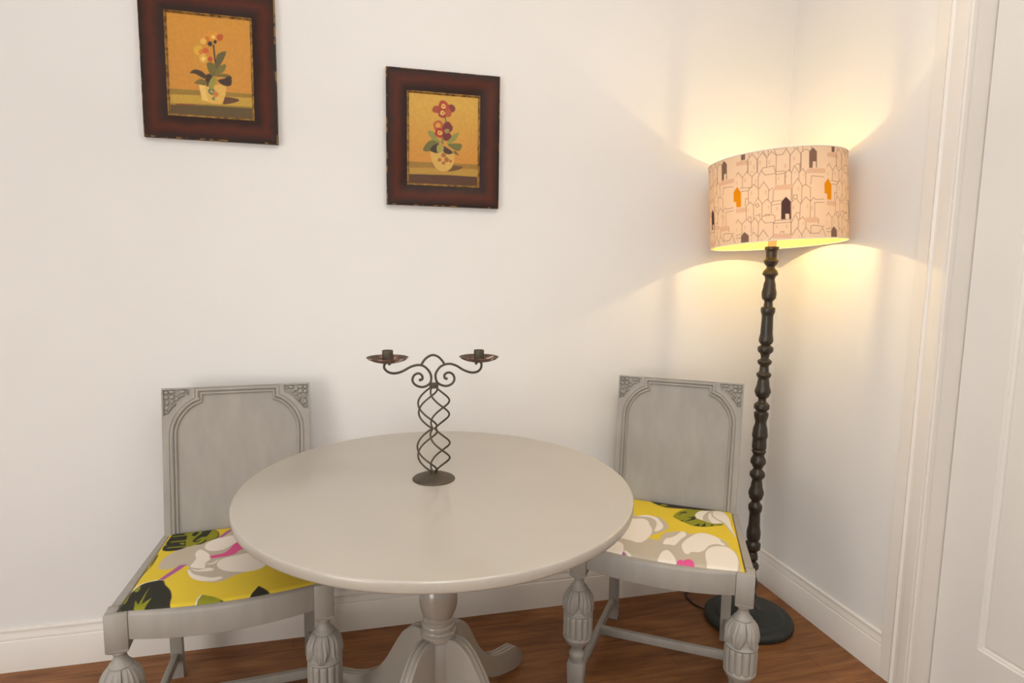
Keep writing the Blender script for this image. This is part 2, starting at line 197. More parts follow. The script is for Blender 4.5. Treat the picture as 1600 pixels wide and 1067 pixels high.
ART_1=[([150,118,42],0,[(-0.1235,-0.0737),(-0.0035,-0.0717),(0.1195,-0.0707),(0.1255,-0.1577),(-0.1275,-0.1587)]),([190,152,58],0,[(-0.1245,-0.0907),(-0.0045,-0.0857),(0.1195,-0.0827),(0.1185,-0.1098),(-0.0055,-0.1118),(-0.1255,-0.1167)]),([92,72,36],0,[(-0.1255,-0.1218),(-0.0055,-0.1158),(0.1185,-0.1147),(0.1255,-0.1577),(-0.1275,-0.1587)]),([130,70,32],0,[(-0.1015,-0.1167),(-0.0455,-0.1147),(-0.0465,-0.1198),(-0.1025,-0.1207)]),([96,60,30],1,[(0.0325,-0.0867),(0.0735,-0.0887),(0.0775,-0.0958),(0.0565,-0.1038),(0.0315,-0.1078)]),([218,172,86],0,[(-0.0355,-0.0497),(-0.0325,-0.0747),(-0.0275,-0.1007),(-0.0015,-0.1078),(0.0195,-0.1087),(0.0315,-0.1058),(0.0405,-0.0777),(0.0445,-0.0447),(0.0135,-0.0537)]),([228,190,110],0,[(-0.0355,-0.0517),(-0.0195,-0.0547),(-0.0095,-0.1027),(-0.0255,-0.1007)]),([84,110,90],1,[(0.0095,-0.0727),(0.0085,-0.0797),(0.0025,-0.0837),(-0.0035,-0.0817),(-0.0085,-0.0767),(-0.0095,-0.0697),(-0.0035,-0.0637),(0.0035,-0.0627),(0.0095,-0.0667)]),([200,150,70],1,[(0.0045,-0.0727),(0.0045,-0.0757),(0.0015,-0.0777),(-0.0005,-0.0767),(-0.0025,-0.0747),(-0.0035,-0.0717),(-0.0005,-0.0687),(0.0015,-0.0687),(0.0045,-0.0707)]),([190,120,60],1,[(0.0205,-0.0787),(0.0185,-0.0847),(0.0135,-0.0887),(0.0075,-0.0877),(0.0045,-0.0827),(0.0055,-0.0777),(0.0085,-0.0717),(0.0135,-0.0707),(0.0175,-0.0747)]),([110,130,90],1,[(0.0095,-0.0927),(0.0095,-0.0958),(0.0065,-0.0987),(0.0035,-0.0987),(0.0005,-0.0947),(0.0005,-0.0917),(0.0035,-0.0887),(0.0065,-0.0877),(0.0095,-0.0897)]),([60,44,28],1,[(-0.0145,-0.0268),(-0.0015,-0.0208),(0.0055,-0.0297),(-0.0075,-0.0577),(-0.0155,-0.0527)]),([70,52,30],1,[(-0.0585,-0.0228),(-0.0455,-0.0117),(-0.0255,-0.0148),(-0.0115,-0.0288),(-0.0185,-0.0367),(-0.0425,-0.0248)]),([120,100,40],1,[(-0.0475,-0.0507),(-0.0305,-0.0377),(-0.0145,-0.0427),(-0.0125,-0.0557),(-0.0355,-0.0547)]),([112,98,44],1,[(-0.0105,0.0072),(0.0035,0.0132),(0.0185,0.0012),(0.0145,-0.0257),(-0.0015,-0.0217)]),([96,88,48],1,[(0.0135,0.0092),(0.0185,0.0333),(0.0285,0.0443),(0.0465,0.0493),(0.0375,0.0243),(0.0195,-0.0048)]),([118,106,48],1,[(0.0145,-0.0257),(0.0215,-0.0008),(0.0405,0.0123),(0.0445,0.0032),(0.0345,-0.0137)]),([110,96,40],1,[(0.0145,-0.0268),(0.0385,-0.0168),(0.0555,-0.0208),(0.0595,-0.0288),(0.0385,-0.0268)]),([62,42,30],1,[(0.0195,-0.0387),(0.0385,-0.0307),(0.0575,-0.0228),(0.0575,-0.0487),(0.0375,-0.0527)]),([150,140,60],1,[(-0.0075,-0.0517),(0.0055,-0.0288),(0.0175,-0.0367),(0.0045,-0.0637),(-0.0035,-0.0657)]),([60,50,30],0,[(0.0085,0.0653),(0.0135,0.0663),(0.0165,0.0112),(0.0125,0.0112)]),([216,146,40],1,[(0.0215,0.0903),(0.0155,0.0793),(0.0085,0.0763),(-0.0015,0.0763),(-0.0055,0.0823),(-0.0065,0.0923),(-0.0005,0.0993),(0.0085,0.1012),(0.0175,0.0983)]),([206,110,34],1,[(0.0005,0.0793),(-0.0005,0.0733),(-0.0065,0.0703),(-0.0125,0.0693),(-0.0185,0.0733),(-0.0175,0.0813),(-0.0125,0.0853),(-0.0055,0.0883),(-0.0005,0.0863)]),([220,150,46],1,[(0.0295,0.0913),(0.0265,0.0833),(0.0195,0.0783),(0.0125,0.0803),(0.0085,0.0863),(0.0095,0.0933),(0.0135,0.1002),(0.0205,0.1023),(0.0255,0.0972)]),([186,84,30],1,[(0.0395,0.0903),(0.0365,0.0843),(0.0315,0.0793),(0.0245,0.0793),(0.0215,0.0853),(0.0195,0.0913),(0.0255,0.0972),(0.0315,0.1002),(0.0385,0.0972)]),([222,178,80],1,[(-0.0085,0.0753),(-0.0105,0.0693),(-0.0165,0.0643),(-0.0225,0.0653),(-0.0265,0.0703),(-0.0245,0.0763),(-0.0215,0.0813),(-0.0155,0.0843),(-0.0115,0.0813)]),([236,200,110],1,[(0.0165,0.0893),(0.0145,0.0853),(0.0115,0.0843),(0.0085,0.0843),(0.0065,0.0863),(0.0065,0.0903),(0.0085,0.0923),(0.0125,0.0933),(0.0145,0.0923)]),([214,168,52],1,[(-0.0205,0.0473),(-0.0225,0.0383),(-0.0305,0.0312),(-0.0385,0.0343),(-0.0445,0.0413),(-0.0455,0.0493),(-0.0375,0.0583),(-0.0295,0.0603),(-0.0215,0.0553)]),([206,118,40],1,[(-0.0095,0.0403),(-0.0135,0.0333),(-0.0185,0.0283),(-0.0265,0.0292),(-0.0295,0.0353),(-0.0315,0.0423),(-0.0255,0.0493),(-0.0185,0.0523),(-0.0115,0.0473)]),([196,92,36],1,[(-0.0025,0.0463),(-0.0045,0.0403),(-0.0105,0.0353),(-0.0165,0.0373),(-0.0205,0.0423),(-0.0185,0.0483),(-0.0155,0.0543),(-0.0095,0.0553),(-0.0055,0.0523)]),([218,172,72],1,[(-0.0065,0.0252),(-0.0095,0.0172),(-0.0165,0.0103),(-0.0245,0.0123),(-0.0295,0.0192),(-0.0305,0.0263),(-0.0235,0.0353),(-0.0155,0.0383),(-0.0075,0.0333)]),([236,204,120],1,[(-0.0135,0.0223),(-0.0155,0.0192),(-0.0185,0.0172),(-0.0225,0.0172),(-0.0245,0.0192),(-0.0235,0.0232),(-0.0225,0.0263),(-0.0185,0.0272),(-0.0155,0.0263)]),([178,76,32],1,[(0.0065,0.0232),(0.0055,0.0183),(0.0005,0.0143),(-0.0035,0.0163),(-0.0075,0.0203),(-0.0075,0.0243),(-0.0035,0.0303),(0.0015,0.0312),(0.0055,0.0272)]),([208,130,44],1,[(0.0025,0.0353),(-0.0015,0.0303),(-0.0045,0.0272),(-0.0105,0.0283),(-0.0115,0.0312),(-0.0125,0.0373),(-0.0095,0.0413),(-0.0045,0.0413),(0.0005,0.0403)]),([58,44,30],1,[(0.0075,0.0683),(0.0065,0.0633),(0.0025,0.0603),(-0.0015,0.0613),(-0.0055,0.0653),(-0.0055,0.0693),(-0.0015,0.0743),(0.0035,0.0753),(0.0075,0.0723)]),([58,44,30],1,[(0.0215,0.0753),(0.0195,0.0723),(0.0165,0.0693),(0.0125,0.0693),(0.0115,0.0723),(0.0115,0.0763),(0.0135,0.0793),(0.0165,0.0813),(0.0205,0.0793)])]
ART_2=[([150,112,40],0,[(-0.1213,-0.0765),(0.0157,-0.0745),(0.1227,-0.0735),(0.1238,-0.1515),(-0.1213,-0.1625)]),([176,136,54],0,[(-0.1213,-0.0965),(0.0157,-0.0915),(0.1238,-0.0895),(0.1238,-0.1145),(-0.1213,-0.1195)]),([84,50,24],0,[(-0.1213,-0.1175),(0.0157,-0.1145),(0.1238,-0.1155),(0.1238,-0.1515),(-0.1213,-0.1575)]),([104,70,30],1,[(0.0157,-0.0825),(0.0637,-0.0835),(0.0528,-0.0945),(0.0157,-0.1015)]),([206,164,84],1,[(-0.0373,-0.0365),(-0.0413,-0.0665),(-0.0223,-0.0965),(0.0048,-0.1025),(0.0268,-0.0895),(0.0357,-0.0625),(0.0297,-0.0415)]),([160,100,50],1,[(0.0077,-0.0485),(0.0068,-0.0545),(0.0008,-0.0565),(-0.0052,-0.0555),(-0.0092,-0.0515),(-0.0072,-0.0465),(-0.0052,-0.0415),(0.0008,-0.0415),(0.0048,-0.0435)]),([160,100,50],1,[(-0.0072,-0.0645),(-0.0083,-0.0685),(-0.0132,-0.0715),(-0.0172,-0.0705),(-0.0203,-0.0675),(-0.0192,-0.0635),(-0.0172,-0.0595),(-0.0123,-0.0585),(-0.0092,-0.0615)]),([160,100,50],1,[(0.0197,-0.0635),(0.0157,-0.0685),(0.0117,-0.0725),(0.0057,-0.0715),(0.0028,-0.0665),(0.0028,-0.0615),(0.0057,-0.0565),(0.0117,-0.0545),(0.0157,-0.0585)]),([160,100,50],1,[(0.0297,-0.0675),(0.0277,-0.0705),(0.0237,-0.0725),(0.0208,-0.0725),(0.0188,-0.0705),(0.0188,-0.0665),(0.0208,-0.0645),(0.0237,-0.0635),(0.0268,-0.0645)]),([160,100,50],1,[(0.0057,-0.0755),(0.0048,-0.0795),(0.0008,-0.0805),(-0.0043,-0.0805),(-0.0072,-0.0785),(-0.0063,-0.0735),(-0.0043,-0.0705),(0.0008,-0.0695),(0.0037,-0.0715)]),([104,100,50],1,[(-0.0702,-0.0365),(-0.0533,-0.0085),(-0.0272,0.0015),(-0.0143,-0.0085),(-0.0453,-0.0375)]),([60,44,34],1,[(-0.0453,-0.0375),(-0.0373,-0.0205),(-0.0163,-0.0135),(-0.0163,-0.0425)]),([136,134,66],1,[(-0.0542,0.0245),(-0.0373,0.0265),(-0.0223,0.0065),(-0.0052,-0.0095),(-0.0373,-0.0005)]),([140,136,66],1,[(0.0097,-0.0095),(0.0308,0.0195),(0.0528,0.0285),(0.0368,-0.0005)]),([110,106,50],1,[(0.0137,-0.0115),(0.0608,-0.0085),(0.0537,-0.0315),(0.0308,-0.0265)]),([70,44,40],1,[(-0.0023,-0.0185),(0.0308,-0.0365),(0.0177,-0.0455),(-0.0003,-0.0385)]),([100,96,50],1,[(0.0368,-0.0315),(0.0537,-0.0465),(0.0368,-0.0415)]),([156,146,70],1,[(-0.0223,-0.0195),(-0.0083,-0.0135),(0.0008,-0.0285),(-0.0112,-0.0415),(-0.0223,-0.0395)]),([120,110,60],0,[(0.0017,0.0815),(0.0068,0.0815),(0.0108,0.0565),(0.0057,0.0565)]),([120,110,60],0,[(-0.0083,0.0095),(-0.0032,0.0095),(-0.0003,-0.0125),(-0.0072,-0.0135)]),([158,70,36],1,[(-0.0123,0.1005),(-0.0132,0.0905),(-0.0223,0.0875),(-0.0312,0.0885),(-0.0393,0.0935),(-0.0373,0.1035),(-0.0312,0.1105),(-0.0223,0.1115),(-0.0143,0.1075)]),([124,46,38],1,[(0.0397,0.1065),(0.0348,0.0965),(0.0248,0.0925),(0.0137,0.0925),(0.0077,0.0985),(0.0088,0.1105),(0.0137,0.1165),(0.0248,0.1195),(0.0337,0.1165)]),([168,62,38],1,[(0.0188,0.1125),(0.0148,0.0995),(0.0017,0.0915),(-0.0112,0.0955),(-0.0203,0.1045),(-0.0172,0.1165),(-0.0112,0.1285),(0.0028,0.1295),(0.0117,0.1225)]),([156,52,38],1,[(0.0148,0.0895),(0.0088,0.0775),(-0.0012,0.0725),(-0.0132,0.0755),(-0.0183,0.0815),(-0.0183,0.0935),(-0.0132,0.1025),(-0.0012,0.1035),(0.0088,0.0985)]),([170,80,46],1,[(0.0257,0.0915),(0.0257,0.0835),(0.0168,0.0775),(0.0088,0.0795),(0.0017,0.0865),(0.0028,0.0935),(0.0088,0.1015),(0.0168,0.1045),(0.0248,0.0995)]),([176,86,40],1,[(-0.0012,0.0495),(-0.0083,0.0395),(-0.0172,0.0325),(-0.0292,0.0315),(-0.0342,0.0405),(-0.0353,0.0515),(-0.0292,0.0595),(-0.0172,0.0645),(-0.0072,0.0605)]),([206,150,60],1,[(-0.0103,0.0475),(-0.0112,0.0415),(-0.0172,0.0365),(-0.0232,0.0385),(-0.0272,0.0435),(-0.0283,0.0495),(-0.0232,0.0555),(-0.0172,0.0565),(-0.0112,0.0525)]),([112,42,40],1,[(0.0308,0.0445),(0.0277,0.0335),(0.0148,0.0245),(0.0028,0.0265),(-0.0063,0.0365),(-0.0023,0.0475),(0.0028,0.0575),(0.0157,0.0625),(0.0248,0.0545)]),([166,52,34],1,[(0.0037,0.0255),(-0.0003,0.0135),(-0.0112,0.0075),(-0.0232,0.0105),(-0.0312,0.0185),(-0.0283,0.0295),(-0.0232,0.0395),(-0.0112,0.0405),(-0.0023,0.0345)]),([110,38,40],1,[(0.0268,0.0155),(0.0208,0.0065),(0.0117,-0.0005),(0.0017,-0.0005),(-0.0032,0.0085),(-0.0032,0.0175),(0.0017,0.0255),(0.0117,0.0295),(0.0208,0.0245)]),([150,130,70],1,[(0.0188,0.0315),(0.0168,0.0265),(0.0128,0.0245),(0.0068,0.0235),(0.0037,0.0275),(0.0017,0.0335),(0.0068,0.0375),(0.0117,0.0385),(0.0177,0.0375)]),([222,176,90],1,[(0.0068,0.1115),(0.0057,0.1065),(-0.0003,0.1035),(-0.0052,0.1045),(-0.0092,0.1085),(-0.0072,0.1135),(-0.0052,0.1185),(0.0008,0.1195),(0.0037,0.1165)]),([120,70,40],1,[(0.0017,0.1115),(0.0008,0.1095),(-0.0012,0.1085),(-0.0023,0.1095),(-0.0043,0.1105),(-0.0032,0.1115),(-0.0023,0.1135),(-0.0003,0.1135),(0.0008,0.1125)]),([222,176,90],1,[(0.0037,0.0895),(0.0017,0.0855),(-0.0032,0.0815),(-0.0083,0.0825),(-0.0123,0.0865),(-0.0112,0.0915),(-0.0083,0.0965),(-0.0032,0.0975),(0.0008,0.0945)]),([120,70,40],1,[(-0.0012,0.0895),(-0.0023,0.0875),(-0.0043,0.0865),(-0.0052,0.0865),(-0.0072,0.0885),(-0.0063,0.0895),(-0.0052,0.0915),(-0.0043,0.0925),(-0.0023,0.0915)]),([222,176,90],1,[(-0.0043,0.0245),(-0.0072,0.0185),(-0.0123,0.0165),(-0.0183,0.0175),(-0.0203,0.0205),(-0.0203,0.0265),(-0.0183,0.0305),(-0.0123,0.0305),(-0.0083,0.0285)]),([120,70,40],1,[(-0.0103,0.0245),(-0.0112,0.0225),(-0.0132,0.0215),(-0.0152,0.0215),(-0.0163,0.0225),(-0.0163,0.0245),(-0.0152,0.0265),(-0.0132,0.0265),(-0.0112,0.0255)])]
SH_L=[[(309,264),(317,250),(312,225)],[(338,287),(342,271)],[(320,224),(324,266),(385,280),(452,260),(448,223)],[(471,285),(474,277)],[(459,224),(462,262),(527,279),(586,261),(581,232)],[(534,286),(577,266)],[(609,287),(604,269)],[(586,261),(645,278),(711,265),(703,214)],[(682,284),(831,284),(844,281),(793,265),(711,265),(682,284)],[(844,281),(890,262),(883,213)],[(129,221),(163,231),(233,211),(229,179)],[(233,211),(301,227),(378,209),(371,176)],[(378,209),(448,223),(469,215)],[(461,171),(464,206)],[(468,206),(508,224),(558,208),(700,209)],[(508,224),(526,231),(675,233),(700,209),(700,174)],[(703,214),(810,214),(832,207),(703,205)],[(819,202),(816,172)],[(192,179),(349,176),(318,167),(208,168)],[(318,167),(318,128)],[(326,169),(401,184),(464,169),(462,139)],[(471,167),(539,187),(602,163),(594,130)],[(601,157),(656,165)],[(665,157),(653,124)],[(899,156),(894,122)],[(267,120),(273,142),(315,142)],[(282,117),(337,130),(391,118),(455,140),(512,119),(579,132),(632,118),(653,123),(763,124)],[(282,117),(282,76)],[(391,118),(387,75)],[(512,119),(502,80)],[(632,118),(629,85)],[(418,117),(446,122),(472,115),(445,110),(418,117)],[(424,82),(428,85),(475,87),(470,77)],[(544,81),(554,85),(602,84),(602,80)],[(309,77),(317,83),(351,82),(349,66)],[(635,112),(762,113)],[(111,69),(143,79),(208,62),(282,77),(349,63),(406,77),(455,61),(491,74),(545,58),(657,58)],[(491,74),(516,80),(649,82),(676,77),(675,65)],[(208,62),(205,30)],[(349,63),(350,32)],[(455,61),(443,17)],[(657,58),(651,15)],[(657,54),(685,63),(878,63),(891,54),(657,54)],[(888,54),(885,16)],[(105,28),(184,31)],[(104,20),(187,19)],[(341,21),(380,33),(444,18),(445,-3)],[(451,16),(519,37),(583,14)],[(575,1),(644,14)],[(748,23),(755,27),(792,26),(792,22)],[(885,212),(889,259),(971,280),(1032,263),(1024,211)],[(938,288),(944,280)],[(992,283),(1002,277)],[(1061,287),(1060,270)],[(1180,287),(1183,275)],[(1035,217),(1039,267),(1107,276),(1153,269)],[(828,209),(865,216),(905,207),(947,228),(1003,205),(1056,216),(1098,204)],[(821,206),(819,174)],[(905,207),(899,168)],[(1003,205),(1002,184)],[(1098,204),(1095,167)],[(971,231),(1019,232),(1014,208)],[(915,166),(985,187),(1049,163),(1095,167),(1160,157)],[(912,163),(908,118)],[(1042,163),(1031,109)],[(1160,157),(1158,114)],[(1164,168),(1181,193),(1377,189)],[(895,116),(953,127),(1017,110),(1092,129),(1157,115),(1206,126),(1236,120),(1371,121)],[(1220,111),(1371,111)],[(923,126),(927,137),(974,137),(977,126)],[(1017,110),(1003,61)],[(1157,115),(1150,67)],[(1220,111),(1217,66)],[(895,116),(891,62)],[(887,50),(943,76),(989,59),(1046,68),(1080,57)],[(953,79),(970,82),(1005,81)],[(1279,60),(1274,44)],[(897,13),(967,36),(1028,13),(1086,35),(1150,16),(1284,16),(1339,33),(1389,5)],[(1157,18),(1159,39),(1196,41),(1365,36)],[(887,50),(884,15)],[(989,59),(984,36)],[(1087,50),(1086,36)],[(1028,13),(1027,0)]]
SH_F=[('brown',[(217,286),(283,285),(281,267),(219,267)]),('roof',[(134,264),(223,266),(309,264),(317,250),(133,252)]),('roof',[(652,157),(690,172),(890,171),(915,155)]),('yellow',[(144,186),(207,165),(202,119),(122,120),(120,137),(78,139),(77,169)]),('roof',[(116,116),(282,115),(284,100),(115,102)]),('dark',[(827,134),(889,118),(888,63),(865,65),(866,80),(816,81),(815,64),(758,65),(766,120)]),('brown',[(246,37),(311,24),(309,-2),(187,0),(190,25)]),('roof',[(643,8),(661,22),(875,19),(895,11),(884,4)]),('brown',[(1208,280),(1265,268),(1262,218),(1248,218),(1249,237),(1204,237),(1194,217),(1146,218),(1151,268)]),('roof',[(1094,202),(1124,216),(1387,215),(1405,213),(1395,201)]),('roof',[(1076,50),(1091,66),(1272,65),(1271,49)])]
SH_W=[[(339,260),(368,259),(367,246),(337,248)],[(396,245),(421,244),(420,231),(395,232)],[(479,256),(504,255),(502,241),(478,242)],[(604,252),(628,251),(627,239),(603,240)],[(811,236),(838,235),(837,221),(810,222)],[(358,228),(394,226),(394,220),(357,221)],[(260,208),(288,207),(286,194),(259,195)],[(417,200),(442,199),(441,186),(416,187)],[(127,204),(149,203),(147,192),(126,193)],[(722,198),(745,198),(744,187),(721,188)],[(822,202),(848,201),(848,193),(821,193)],[(352,164),(377,163),(376,150),(350,151)],[(549,161),(575,160),(573,147),(547,148)],[(698,105),(725,105),(724,93),(697,93)],[(584,113),(608,112),(607,101),(583,102)],[(301,110),(324,110),(323,102),(300,102)],[(244,58),(264,58),(263,45),(243,45)],[(370,49),(388,49),(387,37),(369,38)],[(687,48),(713,48),(713,38),(686,39)],[(817,47),(844,47),(843,37),(816,37)],[(109,54),(122,54),(120,41),(107,41)],[(341,14),(359,14),(358,4),(340,4)],[(482,10),(499,10),(499,2),(481,3)],[(929,256),(956,255),(955,243),(928,243)],[(1062,202),(1080,202),(1079,194),(1062,194)],[(940,210),(966,209),(965,203),(940,203)],[(983,162),(1005,162),(1004,148),(982,149)],[(908,105),(935,105),(934,92),(907,93)],[(1105,107),(1130,106),(1130,94),(1104,94)],[(1163,100),(1189,100),(1188,87),(1162,87)],[(1044,53),(1062,53),(1061,43),(1044,44)],[(982,10),(1003,10),(1002,0),(982,0)],[(1048,10),(1073,9),(1072,-1),(1048,-1)]]
CAN_L=[(-0.115,0.312),(-0.1206,0.3157),(-0.1274,0.3107),(-0.1275,0.3007),(-0.1178,0.2911),(-0.1026,0.2873),(-0.0835,0.291),(-0.0604,0.3024),(-0.0409,0.3062),(-0.0253,0.3016),(-0.0118,0.2869),(-0.007,0.271),(-0.0118,0.2554),(-0.0292,0.2481),(-0.0469,0.2534),(-0.0562,0.2656),(-0.0527,0.2791),(-0.041,0.2844),(-0.0316,0.2781),(-0.0308,0.269),(-0.0363,0.2669)]
CAN_R=[(0.1149,0.3041),(0.1211,0.309),(0.1296,0.3026),(0.1276,0.2894),(0.1172,0.2809),(0.1005,0.2801),(0.0796,0.2879),(0.059,0.3008),(0.0386,0.306),(0.0185,0.3001),(0.0057,0.2841),(0.0045,0.2704),(0.0106,0.2562),(0.0307,0.2475),(0.0478,0.2522),(0.0551,0.2646),(0.0501,0.2781),(0.0387,0.283),(0.0286,0.2779),(0.0286,0.2692),(0.0331,0.2669)]
CAN_A=[(-0.0339,0.3048),(-0.0252,0.3188),(-0.0134,0.3277),(-0.0023,0.3305),(0.0104,0.3261),(0.0208,0.3162),(0.0289,0.304)]
# ------------------------------------------------------------------ materials used
M_wall = paint('white_wall_paint', (228, 225, 221), 0.75, 0.015, 2.0, 0.04, 180, spec=0.3)
M_trim = paint('white_satin_paint', (228, 222, 214), 0.38, 0.012, 3.0, spec=0.4)
M_door = paint('white_door_paint', (224, 220, 214), 0.42, 0.012, 3.0, spec=0.4)
M_ceil = paint('white_ceiling_paint', (232, 230, 226), 0.85, 0.01, 2.0)
M_chair = paint('grey_chair_paint', (159, 153, 144), 0.52, 0.06, 26.0, 0.12, 190, stretch=(1, 1, 0.25))
M_table = paint('grey_gloss_paint', (174, 166, 153), 0.3, 0.02, 5.0, 0.03, 60, coat=0.4)
M_ped = paint('grey_gloss_pedestal_paint', (158, 150, 139), 0.2, 0.03, 8.0, coat=0.6)
M_iron = paint('dark_wrought_iron', (86, 76, 61), 0.55, 0.22, 60.0, 0.2, 300, metal=0.3)
M_lampwood = paint('black_green_turned_wood', (58, 48, 35), 0.36, 0.2, 30.0, spec=0.5)
M_lampbase = paint('black_green_base_paint', (44, 47, 44), 0.5, 0.15, 14.0, spec=0.4)
M_brass = paint('brass_fitting', (190, 150, 80), 0.3, 0.1, 30.0, metal=0.9)
M_cable = paint('black_cable_rubber', (32, 30, 28), 0.5, 0.1, 20.0)

def floor_material():
    m, nt, b = new_mat('brown_oak_laminate')
    tc = N(nt, 'ShaderNodeTexCoord')
    br = N(nt, 'ShaderNodeTexBrick', i_Scale=1.0, i_Mortar_Size=0.0011, i_Mortar_Smooth=0.3, i_Bias=0.0, i_Brick_Width=1.25, i_Row_Height=0.19)
    br.offset = 0.37
    br.inputs['Color1'].default_value = rgba((164, 111, 64)); br.inputs['Color2'].default_value = rgba((153, 103, 58)); br.inputs['Mortar'].default_value = rgba((110, 70, 38))
    mp0 = N(nt, 'ShaderNodeMapping'); mp0.inputs['Location'].default_value = (0.155, 0.07, 0)
    nt.links.new(tc.outputs['Object'], mp0.inputs['Vector']); nt.links.new(mp0.outputs['Vector'], br.inputs['Vector'])
    mp = N(nt, 'ShaderNodeMapping'); mp.inputs['Scale'].default_value = (1.6, 16.0, 1.0); nt.links.new(tc.outputs['Object'], mp.inputs['Vector'])
    no = N(nt, 'ShaderNodeTexNoise', i_Scale=3.2, i_Detail=7.0, i_Roughness=0.6, i_Distortion=0.6); nt.links.new(mp.outputs['Vector'], no.inputs['Vector'])
    rp = N(nt, 'ShaderNodeValToRGB'); rp.color_ramp.elements[0].position = 0.32; rp.color_ramp.elements[0].color = rgba((198, 188, 182)); rp.color_ramp.elements[1].position = 0.7; rp.color_ramp.elements[1].color = (1, 1, 1, 1)
    nt.links.new(no.outputs['Fac'], rp.inputs['Fac'])
    no2 = N(nt, 'ShaderNodeTexNoise', i_Scale=2.2, i_Detail=3.0, i_Distortion=0.8); mp2 = N(nt, 'ShaderNodeMapping'); mp2.inputs['Scale'].default_value = (1.2, 4.0, 1)
    nt.links.new(tc.outputs['Object'], mp2.inputs['Vector']); nt.links.new(mp2.outputs['Vector'], no2.inputs['Vector'])
    rp2 = N(nt, 'ShaderNodeValToRGB'); rp2.color_ramp.elements[0].position = 0.3; rp2.color_ramp.elements[0].color = rgba((196, 186, 180)); rp2.color_ramp.elements[1].position = 0.62; rp2.color_ramp.elements[1].color = (1, 1, 1, 1)
    nt.links.new(no2.outputs['Fac'], rp2.inputs['Fac'])
    m1 = N(nt, 'ShaderNodeMix', data_type='RGBA', blend_type='MULTIPLY'); m1.inputs[0].default_value = 1.0
    m2 = N(nt, 'ShaderNodeMix', data_type='RGBA', blend_type='MULTIPLY'); m2.inputs[0].default_value = 1.0
    nt.links.new(br.outputs['Color'], m1.inputs[6]); nt.links.new(rp.outputs['Color'], m1.inputs[7])
    nt.links.new(m1.outputs[2], m2.inputs[6]); nt.links.new(rp2.outputs['Color'], m2.inputs[7])
    nt.links.new(m2.outputs[2], b.inputs['Base Color'])
    b.inputs['Roughness'].default_value = 0.42; b.inputs['Specular IOR Level'].default_value = 0.35
    bp = N(nt, 'ShaderNodeBump', i_Strength=0.12, i_Distance=0.002); nt.links.new(no.outputs['Fac'], bp.inputs['Height']); nt.links.new(bp.outputs['Normal'], b.inputs['Normal'])
    return m
M_floor = floor_material()

# ------------------------------------------------------------------ the room
XL, YF, ZC = -4.3, -4.6, 2.6          # left wall, open front, ceiling height
WB, WR = 0.015, 0.015                 # faces of the back and right walls
def struct(name, mb, mat, smooth=False, **k): return tag(mb.build(name, mat, None, smooth=smooth, **k), kind='structure')
struct('floor', MB().box(XL - .1, 0.6, YF, 0.12, -0.06, 0.0), M_floor)
struct('ceiling', MB().box(XL - .1, 0.6, YF, 0.12, ZC, ZC + .06), M_ceil)
struct('wall_back', MB().box(XL - .1, 0.12, WB, 0.12, 0.0, ZC), M_wall)
DY0, DY1, DH, DX = -0.735, -1.535, 2.2, 0.078        # the doorway in the right wall
struct('wall_right', MB().box(WR, 0.17, DY0 + .02, WB, 0, ZC).box(WR, 0.17, DY1 - .02, DY0 + .02, DH + .02, ZC).box(WR, 0.17, YF, DY1 - .02, 0, ZC), M_wall)
# skirting: d from the wall face, z
SK = [(0.0, 0.1406), (0.003, 0.1406), (0.006, 0.1398), (0.0085, 0.1375), (0.0092, 0.1345), (0.0086, 0.1318), (0.0082, 0.1295), (0.0088, 0.125), (0.0105, 0.118),
      (0.0125, 0.111), (0.0128, 0.1065), (0.0124, 0.1045), (0.0142, 0.1030), (0.0150, 0.1010), (0.0150, 0.0), (0.0, 0.0)]
mb = MB(); mb.strip([[(XL, WB - d, z) for d, z in SK], [(WR - d, WB - d, z) for d, z in SK]])
struct('baseboard_back', mb, M_trim, smooth=True, angle=30)
mb = MB(); mb.strip([[(WR - d, WB - d, z) for d, z in SK], [(WR - d, -0.6245, z) for d, z in SK]]); mb.add([(WR - d, -0.6245, z) for d, z in SK], [tuple(range(len(SK)))])
struct('baseboard_right', mb, M_trim, smooth=True, angle=30)
mb = MB(); mb.strip([[(WR - d, DY1 - .113, z) for d, z in SK], [(WR - d, YF, z) for d, z in SK]])
struct('baseboard_front', mb, M_trim, smooth=True, angle=30)
# architrave moulding: a along its width from the outer edge, d from the wall face
AR = [(0, 0), (0, .012), (.002, .014), (.040, .014), (.043, .0165), (.047, .0185), (.051, .0165), (.054, .013), (.060, .0135), (.070, .0165), (.078, .0185),
      (.098, .0185), (.101, .0145), (.104, .0145), (.105, .019), (.108, .0205), (.111, .0195), (.113, .017), (.113, 0)]
ya, yb, zt = -0.622, DY1 - .113, DH + .113
mb = MB()
mb.strip([[(WR - d, ya - a, 0.0) for a, d in AR], [(WR - d, ya - a, zt - a) for a, d in AR], [(WR - d, yb + a, zt - a) for a, d in AR], [(WR - d, yb + a, 0.0) for a, d in AR]])
struct('trim_1', mb, M_trim, smooth=True, angle=30)
# door lining
mb = MB().box(0.0145, 0.17, DY0, DY0 + .02, 0, DH + .02).box(0.0145, 0.17, DY1 - .02, DY1, 0, DH + .02).box(0.0145, 0.17, DY1, DY0, DH, DH + .02)
struct('trim_2', mb, M_trim)
